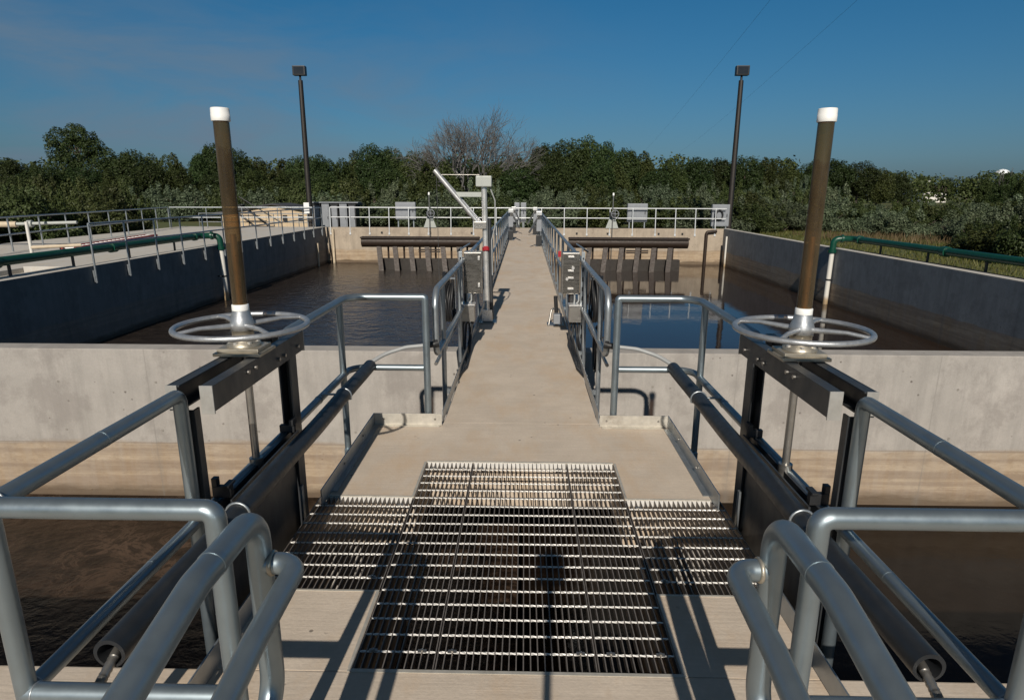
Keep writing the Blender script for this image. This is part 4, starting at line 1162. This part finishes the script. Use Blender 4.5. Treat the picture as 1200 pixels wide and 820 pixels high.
def tree_proto(seed, mat, W, n, size, style):
    """unit tree about 1 high: trunk, limbs and crown"""
    g = random.Random(seed); trunk = MB(); lean = g.uniform(-.03, .03); domes = []
    trunk.tube([(0, 0, 0), (lean * .3, 0, .25), (lean, .01, .5), (lean * 1.5, 0, .86)], .02, 8, radii=[.026, .02, .015, .005])
    if style == 'round':
        domes.append(((lean, 0, .62), (W * .72, W * .72, .36)))
        for k in range(6):
            a = k * 1.05 + g.uniform(-.4, .4); r0 = W * g.uniform(.35, .65)
            domes.append(((r0 * math.cos(a), r0 * math.sin(a), g.uniform(.34, .74)), (W * g.uniform(.34, .5),) * 2 + (g.uniform(.14, .22),)))
    elif style == 'tall':
        for k in range(5):
            f = k / 4; domes.append(((lean * f + g.uniform(-.04, .04), g.uniform(-.04, .04), .26 + .56 * f), (W * (.80 - .42 * f), W * (.80 - .42 * f), .19)))
        for k in range(4):
            a = k * 1.6 + g.uniform(-.5, .5); domes.append(((W * .5 * math.cos(a), W * .5 * math.sin(a), g.uniform(.3, .6)), (W * .4, W * .4, .18)))
    else:
        for k in range(4):
            a = k * 1.57 + g.uniform(-.6, .6); r0 = W * g.uniform(.25, .5); h = g.uniform(.58, .80)
            domes.append(((r0 * math.cos(a), r0 * math.sin(a), h - .08), (W * .36, W * .36, .26))); domes.append(((r0 * 1.2 * math.cos(a), r0 * 1.2 * math.sin(a), h * .55), (W * .46, W * .46, .26)))
        domes.append(((lean, 0, .76), (W * .34, W * .34, .24)))
    for c, r_ in domes:
        trunk.tube([(lean * .5, 0, max(.1, c[2] - .24)), (c[0] * .5 + lean * .3, c[1] * .5, c[2] - .08), c], .008, 5, radii=[.012, .008, .003])
    return crown_mesh('crown', mat, domes, n, size, seed, 8.5 if style != 'tall' else 10), trunk

protos = []
for i, (mat, W, style) in enumerate((('leaves_dark', .34, 'round'), ('leaves_olive', .38, 'multi'), ('leaves_dark', .44, 'multi'), ('leaves_olive', .24, 'tall'), ('leaves_dark', .38, 'round'))):
    protos.append(tree_proto(100 + i, mat, W, 21000, .023, style))
trunk_mesh = []
for cm, tk in protos:
    me = bpy.data.meshes.new('trunk'); me.from_pydata(tk.v, [], tk.f); me.update(); me.polygons.foreach_set('use_smooth', tk.sm); me.materials.append(M['bark']); trunk_mesh.append(me)
GZ = -.8
def put_tree(px, ytop, Y, kind, wide, label, group, name='leafy_tree'):
    X = (px - 613) / 751 * Y
    H = 1.85 + (227.5 + .0037 * (px - 600) - ytop) / 772 * Y - GZ
    root = thing(name, (X, Y, GZ), label, 'tree', group)
    c = link_mesh('crown', protos[kind][0], root); t_ = link_mesh('trunk', trunk_mesh[kind], root)
    root.rotation_euler.z = rnd.uniform(0, 6.28); root.scale = (H * wide, H * wide, H)
    return root
# skyline of the tree line: (picture x of the crown, skyline height, distance, kind, width)
sk = [(-30, 190, 95, 0, 1.1), (6, 186, 90, 2, 1.0), (36, 192, 92, 1, 1.1), (152, 176, 88, 0, .95), (178, 180, 92, 1, 1.0), (206, 182, 96, 3, 1.0), (232, 181, 92, 2, .8),
      (247, 169, 98, 0, .9), (272, 174, 90, 4, 1.0), (300, 185, 95, 1, 1.1), (326, 189, 98, 3, 1.1), (350, 184, 94, 0, 1.1), (374, 182, 92, 2, .9), (398, 186, 96, 1, 1.1),
      (418, 180, 94, 3, 1.0), (436, 169, 92, 4, .85), (458, 174, 96, 0, .9), (482, 178, 93, 1, 1.0), (505, 180, 98, 3, 1.0), (528, 184, 95, 2, .9), (552, 190, 92, 0, 1.1), (578, 188, 95, 4, 1.0),
      (602, 181, 93, 1, 1.0), (622, 176, 96, 3, 1.0), (640, 170, 92, 0, .9), (662, 164, 95, 4, .9), (686, 161, 98, 1, .9), (708, 168, 93, 2, .75), (732, 176, 96, 0, 1.0), (755, 181, 95, 3, 1.1),
      (782, 188, 120, 1, 1.2), (810, 186, 125, 2, 1.1), (838, 187, 130, 0, 1.2), (866, 184, 128, 4, 1.2), (893, 186, 132, 1, 1.2), (920, 189, 136, 3, 1.3), (946, 189, 138, 2, 1.1),
      (972, 188, 140, 0, 1.2), (998, 190, 142, 4, 1.2), (1022, 198, 150, 1, 1.3), (1046, 204, 160, 2, 1.1), (1072, 207, 250, 0, 1.2), (1098, 209, 260, 1, 1.3), (1124, 211, 250, 4, 1.2), (1146, 206, 120, 3, 1.2),
      (1168, 203, 110, 2, 1.0), (1196, 199, 100, 1, 1.1), (1228, 196, 95, 0, 1.1)]
marks = [(140, 'left of the tallest tree'), (250, 'from tallest tree to left stem cover'), (360, 'from left stem cover to left floodlight'),
         (500, 'from left floodlight to bare tree'), (610, 'around the bare tree'), (760, 'just right of the bare tree'), (866, 'left of the right floodlight'),
         (970, 'from right floodlight to right stem cover'), (1060, 'right of the right stem cover'), (1140, 'behind the white house'), (2000, 'at the far right edge')]
tone = ['dark rounded', 'olive rounded', 'dark broad', 'olive slender', 'dark dense']
cnt = {}
for px, yt, Y, k, wd in sk:
    zone = next(i for i, (lim, _) in enumerate(marks) if px < lim)
    cnt[zone] = cnt.get(zone, 0) + 1
    put_tree(px, yt, Y, k, wd, f'{tone[k]} tree, {ORD[cnt[zone] - 1]} from left in the skyline {marks[zone][1]}', 'trees of the skyline')
# second row in front, lower, to close gaps
row2 = [(x, 196 + rnd.uniform(-4, 8), 74 + rnd.uniform(-6, 6)) for x in range(10, 780, 40)]
cnt2 = {}
for px, yt, Y in row2:
    zone = next(i for i, (lim, _) in enumerate(marks) if px < lim); cnt2[zone] = cnt2.get(zone, 0) + 1
    k = rnd.choice((1, 3, 0, 4)); put_tree(px + rnd.uniform(-8, 8), yt, Y, k, 1.3, f'{tone[k]} front-row tree, {ORD[cnt2[zone] - 1]} from left, {marks[zone][1]}', 'lower trees before the skyline')
# the tall tree at the left, built on its own
g = random.Random(5)
root = thing('tall_tree', (-76.5, 110, GZ), 'tallest broad leafy tree, rising above the skyline at far left', 'tree')
cs = [(-2.9, 0, 11.4), (-.6, .6, 12.3), (1.5, -.4, 11.6), (2.8, 0, 10.0), (-3.9, .4, 9.4), (-.4, 0, 9.2), (4.2, .3, 8.2), (6.2, -.3, 6.8), (-3.0, 0, 6.6), (1.6, 0, 6.4), (5.4, 0, 4.6), (-2.6, 0, 3.6), (1.2, 0, 3.2), (8.2, 0, 4.8)]
rs = [(2.1, 1.8), (1.9, 1.75), (1.9, 1.6), (1.9, 1.5), (1.8, 1.6), (2.7, 2.2), (2.1, 1.7), (2.0, 1.6), (2.4, 1.9), (3.0, 2.2), (2.5, 2.0), (2.6, 2.2), (2.8, 2.4), (2.0, 1.7)]
link_mesh('crown', crown_mesh('crown', 'leaves_dark', [(c, (q[0], q[0], q[1])) for c, q in zip(cs, rs)], 36000, .25, 55, .75, .1), root)
b = MB(); b.tube([(0, 0, 0), (.1, 0, 4), (-.2, 0, 8), (-.6, 0, 12.6)], .3, 8, radii=[.45, .33, .22, .06])
for c in cs: b.tube([(0, 0, max(2, c[2] - 3.2)), (c[0] * .5, c[1] * .5, c[2] - 1.2), c], .1, 6, radii=[.14, .1, .03])
o = b.build('trunk', 'bark'); o.parent = root
# the bare tree
def bare_tree(loc, H, seed, label, spread=.9, depth=6):
    g = random.Random(seed); b = MB()
    def br(p, d_, L, r, n):
        q = p + d_ * L * .5 + Vector((g.uniform(-1, 1), g.uniform(-1, 1), g.uniform(-.3, 1))) * L * .06
        e_ = p + d_ * L
        r = max(r, .014); b.tube([p, q, e_], r, 5 if r > .04 else 3, radii=[r, r * .85, r * .66], cap=False)
        if n == 0: return
        for k in range(3 if n > 1 else 2):
            ax = d_.orthogonal().normalized(); ax = Matrix.Rotation(g.uniform(0, 6.28), 3, d_) @ ax
            nd = (Matrix.Rotation(g.uniform(.18, .62) * spread, 3, ax) @ d_); nd.z += .10; nd.normalize()
            br(p.lerp(e_, g.uniform(.6, 1.0)), nd, L * g.uniform(.66, .86), r * .60, n - 1)
    root = thing('bare_tree', loc, label, 'tree')
    for k in range(5):
        a = k * 1.256 + .4; d0 = Vector((math.cos(a) * .55 * spread, math.sin(a) * .4 * spread, 1)).normalized()
        br(Vector((math.cos(a) * .1, math.sin(a) * .1, 0)), d0, H * .30, H * .017, depth)
    o = b.build('branches', 'bare_bark'); o.parent = root
    return root
bare_tree((-7.0, 80, GZ), 13.2, 3, 'leafless grey-brown tree with fine spreading branches in the middle of the skyline', 1.3, 6)
bare_tree((80.8, 110, GZ), 10.5, 11, 'thin dead tree sticking up near the white tower dome at right', .5, 2).scale = (.5, .5, 1)

# shrubs
bush = []
for i, (mat, n, sz) in enumerate((('leaves_bush', 15000, .062), ('leaves_silver', 16000, .058), ('leaves_olive', 15000, .064), ('leaves_silver', 15000, .064))):
    g = random.Random(40 + i); cs, rs = [], []
    for k in range(9):
        a = g.uniform(0, 6.28); r0 = g.uniform(0, .85); z = g.uniform(.35, 1.0) * (1 - .35 * r0)
        cs.append((r0 * math.cos(a), r0 * math.sin(a), z)); q = g.uniform(.32, .52); rs.append((q, q, q * .8))
    # arching shoots
    for k in range(10):
        a = g.uniform(0, 6.28); r0 = g.uniform(.1, .9); cs.append((r0 * math.cos(a), r0 * math.sin(a), g.uniform(.9, 1.35))); rs.append((.10, .10, .22))
    me = leaf_mesh('foliage', mat, cs, rs, n, sz, 300 + i, shell=.4)
    st = MB()
    for k in range(7):
        a = g.uniform(0, 6.28); st.tube([(0, 0, 0), (.25 * math.cos(a), .25 * math.sin(a), .4), (.6 * math.cos(a), .6 * math.sin(a), .9)], .02, 5, radii=[.03, .02, .008])
    sm = bpy.data.meshes.new('stems'); sm.from_pydata(st.v, [], st.f); sm.update(); sm.materials.append(M['bark'])
    bush.append((me, sm))
def put_bush(X, Y, H, W, k, label, group, z=GZ):
    root = thing('shrub', (X, Y, z), label, 'shrub', group)
    link_mesh('foliage', bush[k][0], root); link_mesh('stems', bush[k][1], root)
    root.rotation_euler.z = rnd.uniform(0, 6.28); root.scale = (W, W, H / 1.25)
    return root
for px in range(-40, 860, 30):
    for Y0, yt in ((47, 236), (60, 222)):
        if px % 60 and Y0 == 47 and px < 380: continue
        p = px + rnd.uniform(-12, 12); Y = Y0 + rnd.uniform(-4, 5)
        H = 1.85 + (227 - yt + rnd.uniform(-6, 6)) / 772 * Y + .8
        k = rnd.choice((0, 0, 2, 0, 1) if px < 340 else (0, 1, 2, 3, 1))
        side_ = 'left of the bare tree' if px < 550 else 'right of the bare tree'
        kind_ = ('green', 'silvery green', 'olive', 'silvery green')[k]
        put_bush((p - 613) / 751 * Y, Y, H, rnd.uniform(1.9, 2.8), k, f'{kind_} shrub in the thicket behind the far railing, {side_}', f'{kind_} shrubs behind the far railing, {side_}')
rb = []
for i in range(62):
    px = 850 + (i % 16) * 26 + rnd.uniform(-12, 12); row = i // 16
    Y = (58, 48, 70, 84)[row] + rnd.uniform(-4, 4) - max(0, px - 1000) * (.055, .048, .05, .05)[row]
    yt = (236, 246, 226, 218)[row] + rnd.uniform(-5, 7)
    if px > 980: yt = max(yt, 240 + rnd.uniform(-2, 8)) - max(0, px - 1140) * .1
    rb.append((px, Y, yt))
# big near shrubs at the right edge
rb += [(1175, 27, 268), (1215, 24.5, 262), (1150, 33, 262), (1120, 36.5, 258), (1230, 30, 250)]
for px, Y, yt in rb:
    H = max(1.2, 1.85 + (227 + .0037 * (px - 600) - yt) / 772 * Y + .8)
    k = rnd.choice((1, 1, 3, 0, 2))
    if Y < 30: k = 2
    kind_ = ('green', 'silvery green', 'olive', 'silvery green')[k]
    put_bush((px - 613) / 751 * Y, Y, H, rnd.uniform(1.7, 2.6) * (1 if Y > 40 else .75), k, f'{kind_} shrub in the dense thicket beyond the right basin wall', f'{kind_} shrubs beyond the right wall')
for k in range(26):
    Y = 9 + k * 1.35; X = -23.5 - .06 * (Y - 9) + rnd.uniform(-1.2, 1.2) - (k % 2) * 2.6
    put_bush(X, Y, rnd.uniform(2.0, 2.7), rnd.uniform(1.4, 2.0), (0, 2)[k % 3 == 0], ('green', 'olive')[k % 3 == 0] + ' shrub along the outer edge of the neighbouring tank roof', ('green', 'olive')[k % 3 == 0] + ' shrubs beside the tank roof')
# far wood behind everything: one mass
g = np.random.default_rng(9); cs = []; rs = []
for x in range(-230, 330, 9):
    Y = 150 + (x > 60) * 60 + g.uniform(-8, 8); h = (9.5 if x < 60 else 11) + g.uniform(-1.5, 1.5)
    if 60 < x < 190: h -= 2.5
    for z in (h * .3, h * .68): cs.append((x + g.uniform(-3, 3), Y, GZ + z)); rs.append((6.5, 4, h * .36))
o = link_mesh('far_woods', leaf_mesh('far_woods', 'leaves_olive', cs, rs, 90000, .8, 77))
tag(o, 'distant mass of dark woods behind the tree line', 'woods', kind='stuff')
# rough grass and dry stalks between the right wall and the shrubs, and beyond the far wall
def grass_mesh(name, mat, n, xr, yr, h, seed, keep=None):
    g = np.random.default_rng(seed)
    x = g.uniform(*xr, n); y = yr[0] + (yr[1] - yr[0]) * g.random(n) ** 1.0
    if keep is not None:
        m = keep(x, y); x, y = x[m], y[m]; n = len(x)
    hh = h * (.4 + .9 * g.random(n)); a = g.uniform(0, np.pi, n); w_ = .012 + .02 * g.random(n); lx = g.normal(0, .3, n) * hh; ly = g.normal(0, .3, n) * hh
    P = np.stack([x, y, np.full(n, GZ)], 1); D = np.stack([np.cos(a) * w_, np.sin(a) * w_, np.zeros(n)], 1)
    T = P + np.stack([lx, ly, hh], 1)
    V = np.stack([P - D, P + D, T], 1).reshape(-1, 3)
    me = bpy.data.meshes.new(name); me.vertices.add(3 * n); me.vertices.foreach_set('co', V.ravel()); me.loops.add(3 * n); me.loops.foreach_set('vertex_index', np.arange(3 * n))
    me.polygons.add(n); me.polygons.foreach_set('loop_start', np.arange(n) * 3); me.polygons.foreach_set('loop_total', np.full(n, 3)); me.update(); me.validate(); me.materials.append(M[mat])
    return link_mesh(name, me)
tag(grass_mesh('grass', 'grass_blades', 60000, (11.4, 40), (8, 50), .16, 1), 'green mown grass behind the right basin wall', 'grass', kind='stuff')
tag(grass_mesh('dry_grass', 'dry_grass', 14000, (18, 40), (28, 50), .42, 2, lambda x, y: (y > 36 - .35 * (x - 18)) & (y < 43 - .2 * (x - 18))), 'strip of tall dry tan grass in front of the right shrubs', 'dry grass', kind='stuff')
